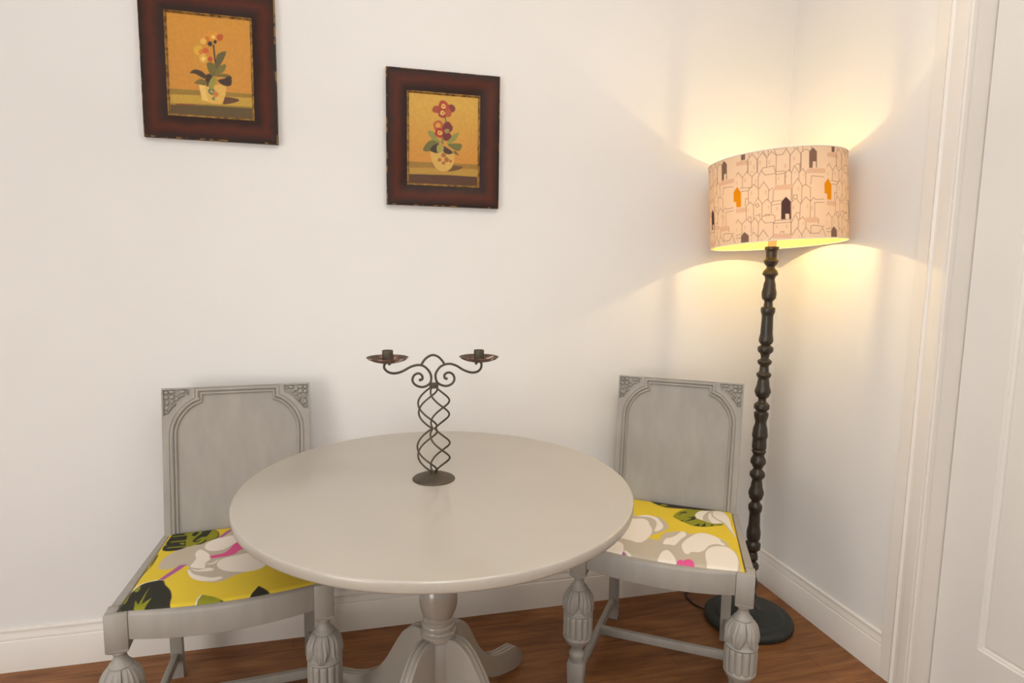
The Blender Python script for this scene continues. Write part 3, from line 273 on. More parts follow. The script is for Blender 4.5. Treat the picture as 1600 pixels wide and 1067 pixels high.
# panelled door leaf
mb = MB(); xf = DX
def rect(y0, y1, z0, z1, x): return [(x, y0, z0), (x, y1, z0), (x, y1, z1), (x, y0, z1)]
pz0, pz1, py0, py1 = .237, 1.98, -.870, DY1 + .14
mb.strip([rect(DY0 - .003, DY1 + .003, .006, DH - .003, xf + .04), rect(DY0 - .003, DY1 + .003, .006, DH - .003, xf)])
lo = [rect(DY0 - .003, DY1 + .003, .006, DH - .003, xf)]
for d, x in ((0, 0), (.003, .0035), (.008, .0045), (.012, .008), (.016, .0085), (.019, .0065)):
    lo.append(rect(py0 - d, py1 + d, pz0 + d, pz1 - d, xf + x))
mb.strip(lo); q = rect(py0 - .019, py1 + .019, pz0 + .019, pz1 - .019, xf + .0065); mb.add(q, [(0, 1, 2, 3)])
q = rect(DY0 - .003, DY1 + .003, .006, DH - .003, xf + .04); mb.add(q, [(3, 2, 1, 0)])
door = struct('door_1', mb, M_door, smooth=True, angle=20)
hd = MB().lathe([(.026, 0), (.026, .006), (.012, .01), (.010, .04), (.011, .045)], 24).tube([(0, 0, .042), (0, .03, .046), (0, .11, .046)], .009, 12)
hd.xf(lambda x, y, z: (xf - z, DY1 + .07 + y, 1.0 + x)); hd.build('door_handle', M_brass, door)

# ------------------------------------------------------------------ dining chairs
PAL_SEAT = dict(yellow=(214, 186, 52), beige=(184, 172, 152), white=(226, 216, 202), dark=(44, 43, 34), olive=(134, 134, 30), pink=(212, 84, 136), purple=(164, 90, 140))
M_seatA = attr_mat('floral_seat_fabric', 0.8, 0.12, 900)
H0, UP, NF = Vector((0, .416, .481)), Vector((0, .077, .439)).normalized(), Vector((0, -.439, .077)).normalized()
BH = .4457
def bk(x, w, h):                      # a point on the raked back: x across, w up from the seat, h out of its face
    return H0 + UP * w + NF * h + Vector((x * (1 + .019 * w / BH), 0, 0))
def offset(poly, d):                  # closed outline moved outwards by d, corners mitred
    n = len(poly); P = np.asarray(poly, float); out = []
    for i in range(n):
        a = P[i] - P[i - 1]; b = P[(i + 1) % n] - P[i]; a /= np.linalg.norm(a); b /= np.linalg.norm(b)
        na = np.array((a[1], -a[0])); nb = np.array((b[1], -b[0])); m = na + nb; q = max(1 + na @ nb, .5)
        out.append(P[i] + m * d / q)
    return np.array(out)
HW = .211
left = [(.039, .150), (.041, .127), (.0455, .112), (.0525, .0965), (.0635, .081), (.077, .066), (.094, .055), (.111, .049), (.111, .024)]
curve = [(-HW + a, BH - w) for a, w in left[:1]] + [tuple(q) for q in spline([(-HW + a, BH - w) for a, w in left[:8]], 4)[1:]] + [(-HW + .111, BH - .024)]
half = [(-HW + .039, -.03)] + curve
path = half + [(-x, y) for x, y in half[::-1]]            # clockwise, starts bottom left
path = path[::-1]                                          # counter-clockwise
SPAN = [(.0045, .0055), (.077, .005), (.077, .0255), (.060, .036), (.044, .050), (.030, .066), (.021, .080), (.0045, .085)]
def make_backrest(parent):
    mb = MB()
    o4 = [(-HW, -.035), (HW, -.035), (HW, BH), (-HW, BH)]
    def P3(q, h): return [bk(x, y, h) for x, y in q]
    # rounded front arris, sides and back of the board
    mb.strip([P3(offset(o4, -.0012), 0.0), P3(o4, -.0012), P3(o4, -.028)]); mb.add(P3(o4, -.028), [(3, 2, 1, 0)])
    ring = offset(path, .0212)
    hl = [(-HW + a, BH - w) for a, w in SPAN]; hl = hl[::-1]
    hr = [(HW - a, BH - w) for a, w in SPAN]
    polys = [P3(offset(o4, -.0012), 0), P3(ring[::-1], 0), P3(hl, 0), P3(hr, 0)]
    flat = [p for q in polys for p in q]
    uv = [[Vector((x, y, 0)) for x, y in q] for q in (offset(o4, -.0012), ring[::-1], hl, hr)]
    mb.add(flat, [tuple(t) for t in tessellate_polygon(uv)])
    for q in (hl, hr):
        inn = offset(q, -.0012) if q is hr else offset(q, -.0012)
        mb.strip([P3(q, 0), P3(q, -.007)]); mb.add(P3(q, -.007), [tuple(range(len(q)))])
    # field
    fld = P3(path, -.0085); mb.add(fld, [tuple(t) for t in tessellate_polygon([[Vector((x, y, 0)) for x, y in path]])])
    o = mb.build('backrest', M_chair, parent, angle=25)
    mb = MB()
    prof = [(0, -.0085), (.0004, -.0035), (.0018, -.0012), (.0042, -.0008), (.0064, -.0022), (.0078, -.0058), (.0088, -.0058), (.0100, -.0020), (.0125, .0012), (.0155, .0018), (.0180, .0008), (.0194, -.0018), (.0204, -.0022), (.0212, 0)]
    mb.strip([P3(offset(path, d), h) for d, h in prof]); mb.build('moulding', M_chair, o, angle=50)
    for sgn in (-1, 1):
        mb = MB()
        def blob(a, w, ra, rw, ang=0.0, hh=.0075):
            n, m = 14, 5; vs = []; fs = []
            for i in range(m):
                e = (i / (m - 1)) * PI / 2
                for k in range(n):
                    t = 2 * PI * k / n; ca, sa = math.cos(ang), math.sin(ang)
                    p, q_ = ra * math.cos(e) * math.cos(t), rw * math.cos(e) * math.sin(t)
                    vs.append(bk(sgn * (HW - (a + p * ca - q_ * sa)), BH - (w + p * sa + q_ * ca), -.007 + hh * math.sin(e)))
            for i in range(m - 1):
                for k in range(n): fs.append((i * n + k, i * n + (k + 1) % n, (i + 1) * n + (k + 1) % n, (i + 1) * n + k))
            mb.add(vs, fs)
        for b_ in ((.0125, .0135, .0068, .0062), (.0125, .0285, .0072, .007), (.0275, .0125, .0085, .0062), (.0270, .0275, .0085, .0075), (.0195, .021, .004, .004, 0, .0085),
                   (.0405, .0215, .009, .0045, .5), (.0560, .0125, .0092, .0062, -.2), (.0675, .0155, .0065, .0035, 1.2), (.0525, .0265, .0115, .0036, -.35), (.0410, .0355, .0075, .0042, -.7),
                   (.0150, .0445, .0052, .009, .1), (.0285, .0425, .0042, .0095, .5), (.0135, .0610, .0065, .0085, .15), (.0215, .0640, .0036, .0105, .45), (.0120, .0745, .0070, .0040, .1), (.0325, .0525, .0038, .0075, .6)): blob(*b_)
        mb.build('carving', M_chair, o, angle=60)
    return o
LEGP = [(.0200, .3835), (.0188, .3805), (.0195, .3790), (.0188, .3772), (.0155, .3735), (.0138, .3690), (.0150, .3620), (.0190, .3540), (.0225, .3490), (.0252, .3470), (.0264, .3445), (.0258, .3418), (.0238, .3395)]
def leg_front(sx):
    mb = MB()
    h = .0246
    # square head with a chamfer-turned lower end
    mb.box(-h + .0002, h - .0002, -h + .0002, h - .0002, .3915, .4725, .0018, 1)
    for x0, x1, y0, y1 in ((-h, h, -h, -.0095), (-h, -.0002, -.011, h)):
        # the head rises beside the drop-in seat, in an L
        a0, a1 = (x0, x1) if sx < 0 else (-x1, -x0)
        mb.box(a0, a1, y0, y1, .3915, .481, .0015, 1)
    k = 4; mb.strip([[(-h, -h, .393), (h, -h, .393), (h, h, .393), (-h, h, .393)], [(-h * .97, -h * .97, .387), (h * .97, -h * .97, .387), (h * .97, h * .97, .387), (-h * .97, h * .97, .387)], [(-.017, -.017, .3805), (.017, -.017, .3805), (.017, .017, .3805), (-.017, .017, .3805)]])
    mb.lathe(LEGP, 40)
    # carved bulb: leafy dome above, reeds below
    zz = list(np.linspace(.3415, .2705, 30)); dome = []
    for z in zz:
        t = (.3415 - z) / .071
        dome.append((.0262 + .0168 * math.sin(min(1, t * 1.45) * PI / 2) ** .7, z))
    def leaf(r, z, th):
        t = (.3415 - z) / .071
        a = (th * 6 / (2 * PI) + .25) % 1.0; u = abs(a - .5) * 2
        w = .98 * (1 - max(0, t - .45) ** 2 * 2.6)
        d = 0.0
        if u < w:
            q = u / max(w, .05); d = .0030 * math.sin(min(1.0, t * 3) * PI / 2) * (1 - q ** 6) + .0019 * math.cos(q * 13 - t * 4.5 + 1) * min(1, t * 2)
            if u < .09: d += .0012
        else: d = -.0035
        return r + d * min(1, (1.02 - t) * 14) 
    mb.lathe(dome, 120, fn=leaf)
    mb.lathe([(.0405, .272), (.0440, .2705), (.0455, .2675), (.0440, .2640), (.0405, .2625)], 48)
    reed = [(.0405, .2650), (.0412, .262), (.0420, .2585)] + [(.0425, z) for z in np.linspace(.255, .198, 8)] + [(.0420, .1945), (.0408, .1915), (.039, .1895)]
    def flute(r, z, th):
        a = (th * 13 / (2 * PI)) % 1.0; k = min(1, max(0, (z - .1905) / .006)) * min(1, max(0, (.263 - z) / .006))
        v = abs(2 * a - 1) / .86
        return r + k * ((.0042 * math.sqrt(max(0, 1 - v ** 2)) - .0016) if v < 1 else -.0038)
    mb.lathe(reed, 144, fn=flute)
    mb.lathe([(.0395, .1965), (.0425, .194), (.0445, .1895), (.0440, .1855), (.0420, .1825), (.0405, .1800), (.0370, .1725), (.0310, .1655), (.0250, .1590), (.0200, .1520), (.0178, .1450), (.0182, .1395), (.0210, .1360), (.0240, .1310), (.0245, .1265), (.0236, .1205), (.0212, .1130), (.0205, .100)], 48)
    def foot(x, y, z):
        s = 1.0 - .14 * (.106 - z) / .106
        return (x * s, y * s, z)
    mb.box(-.0255, .0255, -.0255, .0255, 0, .1065, .002, 1, foot)
    mb.xf(lambda x, y, z: (x + sx * .234, y, z))
    return mb
def leg_rear(sx):
    mb = MB(); n = 12; lo = []
    for i in range(n + 1):
        z = .475 * i / n; y = .459 - .030 * min(1, (z / .42)) ** .8 - .004 * (z / .475); x = sx * (.1985 - .003 * z / .475)
        w = .0165; lo.append([(x - w, y - w, z), (x + w, y - w, z), (x + w, y + w, z), (x - w, y + w, z)])
    mb.strip(lo); mb.add(lo[0], [(3, 2, 1, 0)]); mb.add(lo[-1], [(0, 1, 2, 3)])
    return mb
def make_chair(loc, rz, shapes, label, seat_label):
    t = empty('dining_chair', loc, rz); tag(t, label, 'chair', 'grey painted dining chairs')
    for s in (-1, 1): leg_front(s).build('leg', M_chair, t, angle=48)
    for s in (-1, 1): leg_rear(s).build('leg', M_chair, t, angle=40)
    # bowed front rail between the leg heads
    mb = MB(); lo = []
    xs = np.linspace(-.2085, .2085, 25)
    def bow(x): return -.034 * (1 - (x / .2085) ** 2)
    for x in xs:
        b = bow(x); yf = -.0215 + b; yk = .008 + b
        lo.append([(x, yf + .001, .4145), (x, yf, .417), (x, yf, .4735), (x, yf + .002, .4785), (x, yf + .006, .481), (x, yk - .004, .481), (x, yk, .479), (x, yk, .4145)])
    mb.strip(lo); mb.add(lo[0], [tuple(range(8))]); mb.add(lo[-1], [tuple(range(8))[::-1]]); mb.build('front_rail', M_chair, t, angle=50)
    for s in (-1, 1):
        mb = MB()
        A, B = (s * .2555, .0246), (s * .2155, .428)
        lo = []
        for k in range(9):
            u = k / 8; xo = A[0] + (B[0] - A[0]) * u; y = A[1] + (B[1] - A[1]) * u; xi = xo - s * (.0275 if u < 1 else .02)
            xi = s * (.2325 - .0345 * u)
            lo.append([(xo, y, .4185), (xo, y, .478), (xo - s * .003, y, .481), (xi + s * .002, y, .481), (xi, y, .479), (xi, y, .4185)])
        mb.strip(lo); mb.add(lo[0], [tuple(range(6))]); mb.add(lo[-1], [tuple(range(6))[::-1]]); mb.build('side_rail', M_chair, t, angle=40)
    # leg-head tops in front of the cushion
    MB().box(-.2, .2, .418, .446, .4185, .474, .002, 1).build('back_rail', M_chair, t)
    for s in (-1, 1): MB().beam((s * .225, .015, .0745), (s * .2, .452, .0745), .018, .029).build('stretcher', M_chair, t)
    MB().beam((-.213, .238, .0745), (.213, .238, .0745), .018, .028).build('stretcher', M_chair, t)
    # drop-in seat
    n = 250; s_, t_ = np.meshgrid(np.linspace(-1, 1, n), np.linspace(0, 1, n))
    # finer rounding near the edges comes from the height profile
    yf = -.0085 - .0275 * (1 - s_ ** 2); yb = .424 + 0 * s_; Y = yf + (yb - yf) * t_
    hw = .2325 - .0345 * np.clip(Y / .43, 0, 1); X = s_ * hw
    e = np.minimum(np.minimum((1 - np.abs(s_)) * hw, (Y - yf)), (yb - Y)); e = np.clip(e / .014, 0, 1)
    Z = .4755 + .0095 * np.sqrt(1 - (1 - e) ** 2) + .0075 * (1 - s_ ** 4) * (1 - (2 * t_ - 1) ** 4)
    vs = list(zip(X.ravel().tolist(), Y.ravel().tolist(), Z.ravel().tolist()))
    fs = [(r * n + c, r * n + c + 1, (r + 1) * n + c + 1, (r + 1) * n + c) for r in range(n - 1) for c in range(n - 1)]
    rim = [c for c in range(n)] + [r * n + n - 1 for r in range(1, n)] + [(n - 1) * n + c for c in range(n - 2, -1, -1)] + [r * n for r in range(n - 2, 0, -1)]
    b0 = len(vs); vs += [(vs[i][0] * .99, vs[i][1], .470) for i in rim]; m = len(rim)
    fs += [(rim[(k + 1) % m], rim[k], b0 + k, b0 + (k + 1) % m) for k in range(m)]; fs.append(tuple(b0 + k for k in range(m)))
    mb = MB(); mb.add(vs, fs); o = mb.build('seat_cushion', M_seatA, t, recalc=False, angle=80); tag(o, seat_label)
    V = np.array(vs); base = np.tile(lin(PAL_SEAT['yellow']), (len(V), 1))
    set_paint(o, paint_shapes(V[:, 0], V[:, 1], base, shapes, PAL_SEAT, .0006))
    make_backrest(t)
    return t
make_chair((-1.5115 * 1.3, -.4381 * 1.3, 0), math.radians(4.88), SEAT_L, 'grey carved dining chair left of the round table, dark leaf at its seat corner', 'yellow seat with a large beige and white flower, pink centre and dark leaves')
make_chair((-.6143 * 1.3, -.4685 * 1.3, 0), math.radians(-33.35), SEAT_R, 'grey carved dining chair between the round table and the floor lamp', 'yellow seat with cream petals along the front edge')

# ------------------------------------------------------------------ round pedestal table
TC, TR, TRY, TZ = (-1.437, -.602), .4955, .515, .745
tb = empty('dining_table', (TC[0], TC[1], 0), 0); tag(tb, 'round grey gloss-painted pedestal table holding the iron candelabra', 'table')
th_ = .031
pr = [(.02, -.004 - th_ + .004)] + [(.94, -th_)]
edge = [(.4555, -.0265), (.4860, -.0265), (.4915, -.0258), (.4945, -.0235), (.4955, -.0200), (.4957, -.0110), (.4955, -.0046), (.4948, -.0022), (.4936, -.0008), (.4920, -.0002), (.4890, 0.0), (.05, 0.0)]
mb = MB().lathe([(.05, -.0265)] + edge, 160, (0, 0, TZ)); mb.xf(lambda x, y, z: (x, y * TRY / TR, z)); mb.build('tabletop', M_table, tb, angle=50)
col = [(.0300, .27), (.0300, .318), (.0420, .3195), (.0474, .3245), (.0480, .330), (.0468, .3385), (.0410, .3420), (.0398, .3450), (.0420, .3485), (.0441, .3540), (.0446, .3590), (.0441, .3625), (.0412, .3655), (.0420, .3690), (.0418, .3735), (.0372, .3775),
       (.0370, .3800), (.0402, .3850), (.0468, .4000), (.0502, .4160), (.0512, .4280), (.0504, .4420), (.0478, .4560), (.0430, .4700), (.0370, .4840), (.0325, .4980), (.0300, .5200), (.0295, .5600), (.0305, .6000), (.0340, .6300), (.0400, .6550), (.0440, .6640), (.0440, .6720), (.0400, .6760), (.0460, .6850), (.0560, .6920), (.0600, .6990), (.0600, .7090)]
MB().lathe(col, 64).build('column', M_ped, tb, angle=40)
MB().box(-.19, .19, -.02, .02, .699, .7155, .003).build('bearer', M_ped, tb)
MB().lathe([(.038, .098), (.0415, .102), (.0415, .316), (.036, .322)], 32).build('post', M_ped, tb, angle=50)
top_ = [(.018, .331), (.040, .331), (.066, .333), (.090, .3225), (.114, .300), (.139, .262), (.172, .206), (.215, .155), (.263, .122), (.311, .103), (.355, .092), (.394, .0805), (.424, .050), (.440, .030)]
bot_ = [(.018, .112), (.040, .112), (.062, .1115), (.082, .111), (.105, .110), (.132, .107), (.168, .098), (.214, .079), (.258, .053), (.303, .033), (.350, .016), (.388, .005), (.418, .001), (.437, .010)]
T2 = spline(top_, 4); B2 = spline(bot_, 4)
for k in range(4):
    a = math.radians(45.5 + 90 * k); mb = MB(); lo = []
    for (r0, z0), (r1, z1) in zip(T2, B2):
        w = .018
        d = Vector((r1 - r0, 0, z1 - z0)); L = d.length; d.normalize()
        sec = []
        # top face with two grooves between three ridges, rounded arrises
        for y, dp in ((-w, .0065), (-w * .93, .0018), (-w * .74, 0), (-w * .52, .0012), (-w * .44, .0048), (-w * .34, .0015), (0, 0), (w * .34, .0015), (w * .44, .0048), (w * .52, .0012), (w * .74, 0), (w * .93, .0018), (w, .0065)):
            sec.append((r0 + d.x * dp, y, z0 + d.z * dp))
        sec += [(r1, w, z1), (r1, -w, z1)]
        lo.append(sec)
    mb.strip(lo); mb.add(lo[0], [tuple(range(len(lo[0])))[::-1]]); mb.add(lo[-1], [tuple(range(len(lo[0])))])
    ca, sa = math.cos(a), math.sin(a); mb.xf(lambda x, y, z: (x * ca - y * sa, x * sa + y * ca, z)); mb.build('leg', M_ped, tb, angle=40)

# ------------------------------------------------------------------ candelabra
cb = empty('candelabra', (-1.446, -.570, TZ), math.radians(7.6)); tag(cb, 'dark wrought iron two-arm candelabra with twisted cage stem', 'candelabra')
MB().lathe([(.0555, .0002), (.0560, .0015), (.0545, .0035), (.048, .0065), (.036, .0115), (.022, .0165), (.012, .0195), (.006, .0215), (.003, .0218)], 56).build('base', M_iron, cb, angle=60)
def cage(z0, z1, R, name):
    for ph in (-.85, .15, -.33, .67):
        pts = []
        for i in range(41):
            t = i / 40; r = R * max(0.0, math.sin(PI * t)) ** .85 + .0035
            a = PI * (ph + 1.0 * t)
            pts.append((r * math.sin(a), -r * math.cos(a), z1 + (z0 - z1) * t))
        MB().tube(pts, .0025, 8).build(name, M_iron, cb)
cage(.136, .249, .042, 'cage_wire'); cage(.019, .136, .044, 'cage_wire')
MB().lathe([(.0095, .244), (.0118, .2455), (.0118, .2495), (.0105, .2505), (.0118, .2515), (.0118, .2555), (.0095, .257)], 20).build('collar', M_iron, cb)
for pl in (CAN_L, CAN_R):
    P = spline(pl, 6); mb = MB().tube([(x, 0, z) for x, z in P], .0031, 10)
    x, z = P[-1]; mb.lathe([(.0005, -.004), (.0035, -.0025), (.004, 0), (.0035, .0025), (.0005, .004)], 12, (x, 0, z)); x, z = P[0]; mb.lathe([(.0005, -.004), (.0035, -.0025), (.004, 0), (.0035, .0025), (.0005, .004)], 12, (x, 0, z))
    mb.build('arm', M_iron, cb)
MB().tube([(x, 0, z) for x, z in spline(CAN_A, 8)], .0031, 10).build('arch', M_iron, cb)
def pan_mat():
    m, nt, b = new_mat('rusty_pan_with_wax')
    tc = N(nt, 'ShaderNodeTexCoord'); no = N(nt, 'ShaderNodeTexNoise', i_Scale=38.0, i_Detail=3.0); nt.links.new(tc.outputs['Object'], no.inputs['Vector'])
    r = N(nt, 'ShaderNodeValToRGB'); cr = r.color_ramp
    cr.elements[0].position = .36; cr.elements[0].color = rgba((78, 66, 52)); cr.elements[1].position = .66; cr.elements[1].color = rgba((196, 178, 158))
    e = cr.elements.new(.52); e.color = rgba((92, 66, 54)); e = cr.elements.new(.59); e.color = rgba((132, 94, 84))
    nt.links.new(no.outputs['Fac'], r.inputs['Fac']); nt.links.new(r.outputs['Color'], b.inputs['Base Color']); b.inputs['Roughness'].default_value = .55; b.inputs['Metallic'].default_value = .2
    return m
M_pan = pan_mat()
for cx, z0 in ((-.1195, .3135), (.1225, .3065)):
    R_ = .0520
    pan = MB().lathe([(.003, .0), (.018, .0012), (.034, .0048), (.046, .0096), (R_, .0145), (R_ + .0006, .0155), (R_ - .0006, .0160), (.045, .0112), (.033, .0064), (.017, .0030), (.0135, .0026)], 48, (cx, 0, z0), caps=True).build('drip_pan', M_pan, cb, angle=60)
    MB().lathe([(.0135, .002), (.0137, .0265), (.0137, .0325), (.0131, .0333), (.0122, .0330), (.0120, .012), (.001, .011)], 28, (cx, 0, z0)).build('candle_cup', M_iron, cb, angle=50)

# ------------------------------------------------------------------ floor lamp
LA = (-.225, -.250)
lp = empty('floor_lamp', (LA[0], LA[1], 0)); tag(lp, 'tall floor lamp with house-print drum shade in the corner', 'lamp')
MB().lathe([(.150, .0), (.156, .004), (.1585, .013), (.1570, .021), (.1520, .0265), (.1430, .0290), (.1300, .0295), (.1240, .0310), (.1210, .0350), (.1130, .0385), (.0900, .0420), (.0600, .0450), (.0380, .0490), (.0320, .0560), (.0300, .0620)], 80).build('base', M_lampbase, lp, angle=50)
POLE = [(0.0239, 1.3915), (0.0235, 1.3809), (0.0190, 1.3774), (0.0182, 1.3526), (0.0250, 1.3419), (0.0225, 1.3348), (0.0135, 1.3206), (0.0245, 1.3028), (0.0262, 1.2956), (0.018, 1.2863), (0.0162, 1.2778), (0.0205, 1.2563), (0.0250, 1.2276), (0.0235, 1.2132), (0.0140, 1.1987), (0.0155, 1.1829), (0.0242, 1.1771), (0.0242, 1.1662), (0.0192, 1.1481), (0.0207, 1.0899), (0.0247, 1.0607), (0.0218, 1.0519), (0.0155, 1.046), (0.0270, 1.035), (0.0262, 1.024), (0.0153, 1.0093), (0.0135, 0.9982), (0.0248, 0.9872), (0.0237, 0.9798), (0.0150, 0.9687), (0.0165, 0.9502), (0.0262, 0.9391), (0.0238, 0.9317), (0.0183, 0.9242), (0.0209, 0.9056), (0.0278, 0.8758), (0.0231, 0.8609), (0.0135, 0.8497), (0.0135, 0.8422), (0.0267, 0.8272), (0.0270, 0.8159), (0.0184, 0.8046), (0.0254, 0.7971), (0.0247, 0.7896), (0.0192, 0.7632), (0.0252, 0.7329), (0.0272, 0.714), (0.0260, 0.7086), (0.0239, 0.702), (0.0250, 0.6697), (0.022, 0.6616), (0.0252, 0.6576), (0.0193, 0.6414), (0.0266, 0.6211), (0.0268, 0.613), (0.0197, 0.6008), (0.0150, 0.591), (0.0267, 0.5723), (0.0265, 0.5641), (0.017, 0.5478), (0.0198, 0.5273), (0.027, 0.4986), (0.0238, 0.4821), (0.0142, 0.4657), (0.0246, 0.4492), (0.0239, 0.4368), (0.0187, 0.4202), (0.0199, 0.3787), (0.0248, 0.3453), (0.0236, 0.3244), (0.0188, 0.3161), (0.0272, 0.3035), (0.0268, 0.2867), (0.016, 0.2741), (0.0185, 0.2657), (0.0210, 0.2488), (0.0150, 0.2362), (.0260, .222), (.0255, .212), (.0160, .200), (.0180, .185), (.0270, .155), (.0240, .135), (.0150, .122), (.0250, .108), (.0180, .095), (.0240, .075), (.0300, .058)][::-1]
def lining_mat():
    m, nt, b = new_mat('pale_yellow_shade_lining'); tc = N(nt, 'ShaderNodeTexCoord'); no = N(nt, 'ShaderNodeTexNoise', i_Scale=300.0); nt.links.new(tc.outputs['Object'], no.inputs['Vector'])
    r = N(nt, 'ShaderNodeValToRGB'); r.color_ramp.elements[0].color = rgba((250, 226, 142)); r.color_ramp.elements[1].color = rgba((252, 230, 152)); nt.links.new(no.outputs['Fac'], r.inputs['Fac'])
    tr = N(nt, 'ShaderNodeBsdfTranslucent'); mx = N(nt, 'ShaderNodeMixShader'); mx.inputs[0].default_value = LINING_T
    nt.links.new(r.outputs['Color'], b.inputs['Base Color']); tr.inputs['Color'].default_value = rgba((255, 240, 218)); b.inputs['Roughness'].default_value = .8; b.inputs['Specular IOR Level'].default_value = .1
    nt.links.new(b.outputs[0], mx.inputs[1]); nt.links.new(tr.outputs[0], mx.inputs[2]); nt.links.new(mx.outputs[0], nt.nodes['Material Output'].inputs['Surface']); return m
# soften the turned profile a little
PS = []
for i, (r, z) in enumerate(POLE):
    PS.append((r, z))
    if i + 1 < len(POLE):
        r2, z2 = POLE[i + 1]
        for u in (.25, .5, .75):
            k = u * u * (3 - 2 * u); PS.append((r + (r2 - r) * k, z + (z2 - z) * u))
MB().lathe(PS, 36, caps=True).build('pole', M_lampwood, lp, angle=50)
SA = Vector((-.04783843, .06657515, .99663395)).normalized(); E1 = Vector((0, 1, 0)).cross(SA).normalized(); E2 = SA.cross(E1)
S0 = Vector((-.215156 - LA[0], -.2635204 - LA[1], 1.397)); SR, SH = .2208, .2870
def sp(th, h, r=SR): # th=0 faces the room side (-E2)
    a = th - PI / 2
    return S0 + SA * h + E1 * (r * math.cos(a)) + E2 * (r * math.sin(a))
nt_, nh = 1040, 210
TH = np.linspace(-PI, PI, nt_, endpoint=False) - PI * .25; HH = np.linspace(0, SH, nh)
vs = [tuple(sp(t, h)) for h in HH for t in TH]
fs = [(r * nt_ + c, r * nt_ + (c + 1) % nt_, (r + 1) * nt_ + (c + 1) % nt_, (r + 1) * nt_ + c) for r in range(nh - 1) for c in range(nt_)]
M_shade = attr_mat('printed_cotton_shade', .9, .05, 900, translucent=SHADE_T, spec=.1, tint=(255, 240, 216))
mb = MB(); mb.add(vs, fs); shade = mb.build('lamp_shade', M_shade, lp, recalc=False, angle=80)
tag(shade, 'white drum shade printed with outlined houses')
PAL_SH = dict(base=(233, 221, 203), line=(160, 128, 110), roof=(222, 198, 178), brown=(138, 116, 104), dark=(92, 70, 70), yellow=(222, 158, 24))
T0, PP = -1.34686, 1.302
img = np.tile(lin(PAL_SH['base']), (nh, nt_, 1)).reshape(nh, nt_, 3)
XX, YY = np.meshgrid(TH * SR, HH)
def region(x0, x1, y0, y1):
    c = np.nonzero((TH * SR >= x0) & (TH * SR <= x1))[0]; r = np.nonzero((HH >= y0) & (HH <= y1))[0]
    return (slice(r[0], r[-1] + 1), slice(c[0], c[-1] + 1)) if len(c) and len(r) else None
def un_(pl, k): return [((a / 1000 + T0 + k * PP) * SR, h / 1000) for a, h in pl]
for k in range(-3, 3):
    for what in ('f', 'w', 'l'):
        if what in 'fw':
            for col, pl in (SH_F if what == 'f' else [('win', w) for w in SH_W]):
                q = np.array(un_(pl, k)); g = region(q[:, 0].min() - .003, q[:, 0].max() + .003, q[:, 1].min() - .003, q[:, 1].max() + .003)
                if g is None: continue
                cov = np.zeros(XX[g].shape)
                for dx, dy in ((-.4, -.2), (.2, -.4), (.4, .2), (-.2, .4)): cov += inside(q, XX[g] + dx * .0013, YY[g] + dy * .0013) / 4
                cc = lin(PAL_SH['roof'] if col in ('roof', 'win') else PAL_SH[col]); al = (.8 if col == 'win' else 1.0)
                img[g] = img[g] * (1 - cov[..., None] * al) + cc * cov[..., None] * al
        else:
            for pl in SH_L:
                q = un_(pl, k)
                for (x0, y0), (x1, y1) in zip(q[:-1], q[1:]):
                    g = region(min(x0, x1) - .004, max(x0, x1) + .004, min(y0, y1) - .004, max(y0, y1) + .004)
                    if g is None: continue
                    dx, dy = x1 - x0, y1 - y0; L2 = dx * dx + dy * dy + 1e-12
                    u = np.clip(((XX[g] - x0) * dx + (YY[g] - y0) * dy) / L2, 0, 1)
                    ds = np.hypot(XX[g] - x0 - u * dx, YY[g] - y0 - u * dy)
                    al = np.clip((.0017 - ds) / .0013, 0, 1)[..., None] * .78
                    img[g] = img[g] * (1 - al) + np.minimum(img[g], lin(PAL_SH['line'])) * al
set_paint(shade, img.reshape(-1, 3))
M_lining = lining_mat()
lt_, lh_ = 180, 12
vs = [tuple(sp(2 * PI * k / lt_, SH * h / (lh_ - 1), SR - .0012)) for h in range(lh_) for k in range(lt_)]
fs = [(r * lt_ + c, r * lt_ + (c + 1) % lt_, (r + 1) * lt_ + (c + 1) % lt_, (r + 1) * lt_ + c) for r in range(lh_ - 1) for c in range(lt_)]
mb = MB(); mb.add(vs, fs); tag(mb.build('lining', M_lining, shade, recalc=False, angle=80), 'pale yellow inner lining')
M_rim = paint('white_shade_rim', (232, 222, 212), .7, .02, 10)
for h in (0.0015, SH - .0015): MB().tube([sp(2 * PI * k / 120, h) for k in range(120)], .0017, 8, closed=True).build('rim', M_rim, shade)
# shade carrier: a two-armed loop round the bulb, and the spokes the shade hangs on
BZ = 1.50
az = math.radians(133.6); mb = MB()
for s in (0, PI):
    ca, sa = math.cos(az + s), math.sin(az + s); pts = [(.008 * ca, .008 * sa, 1.425), (.03 * ca, .03 * sa, 1.432), (.048 * ca, .048 * sa, 1.450), (.050 * ca, .050 * sa, 1.50), (.049 * ca, .049 * sa, 1.555), (.035 * ca, .035 * sa, 1.58), (.016 * ca, .016 * sa, 1.60), (0, 0, 1.603)]
    mb.tube(spline(pts, 5), .0034, 8)
    e = S0 + SA * (SH - .004); d = Vector((ca, sa, 0)); d = (d - SA * d.dot(SA)).normalized() * (SR - .001)
    mb.tube([(0, 0, 1.603), tuple(e + d)], .0014, 6)
ca, sa = math.cos(math.radians(223.6)), math.sin(math.radians(223.6)); d = Vector((ca, sa, 0)); d = (d - SA * d.dot(SA)).normalized() * (SR - .001)
mb.tube([(0, 0, 1.603), tuple(S0 + SA * (SH - .004) + d)], .0014, 6)
mb.build('shade_carrier', M_brass, lp)
MB().lathe([(.0145, 1.389), (.0148, 1.395), (.0148, 1.412), (.0125, 1.414), (.0122, 1.455), (.012, 1.457)], 28).build('bulb_holder', paint('cream_bulb_holder', (214, 190, 150), .4, .03), lp, angle=40)
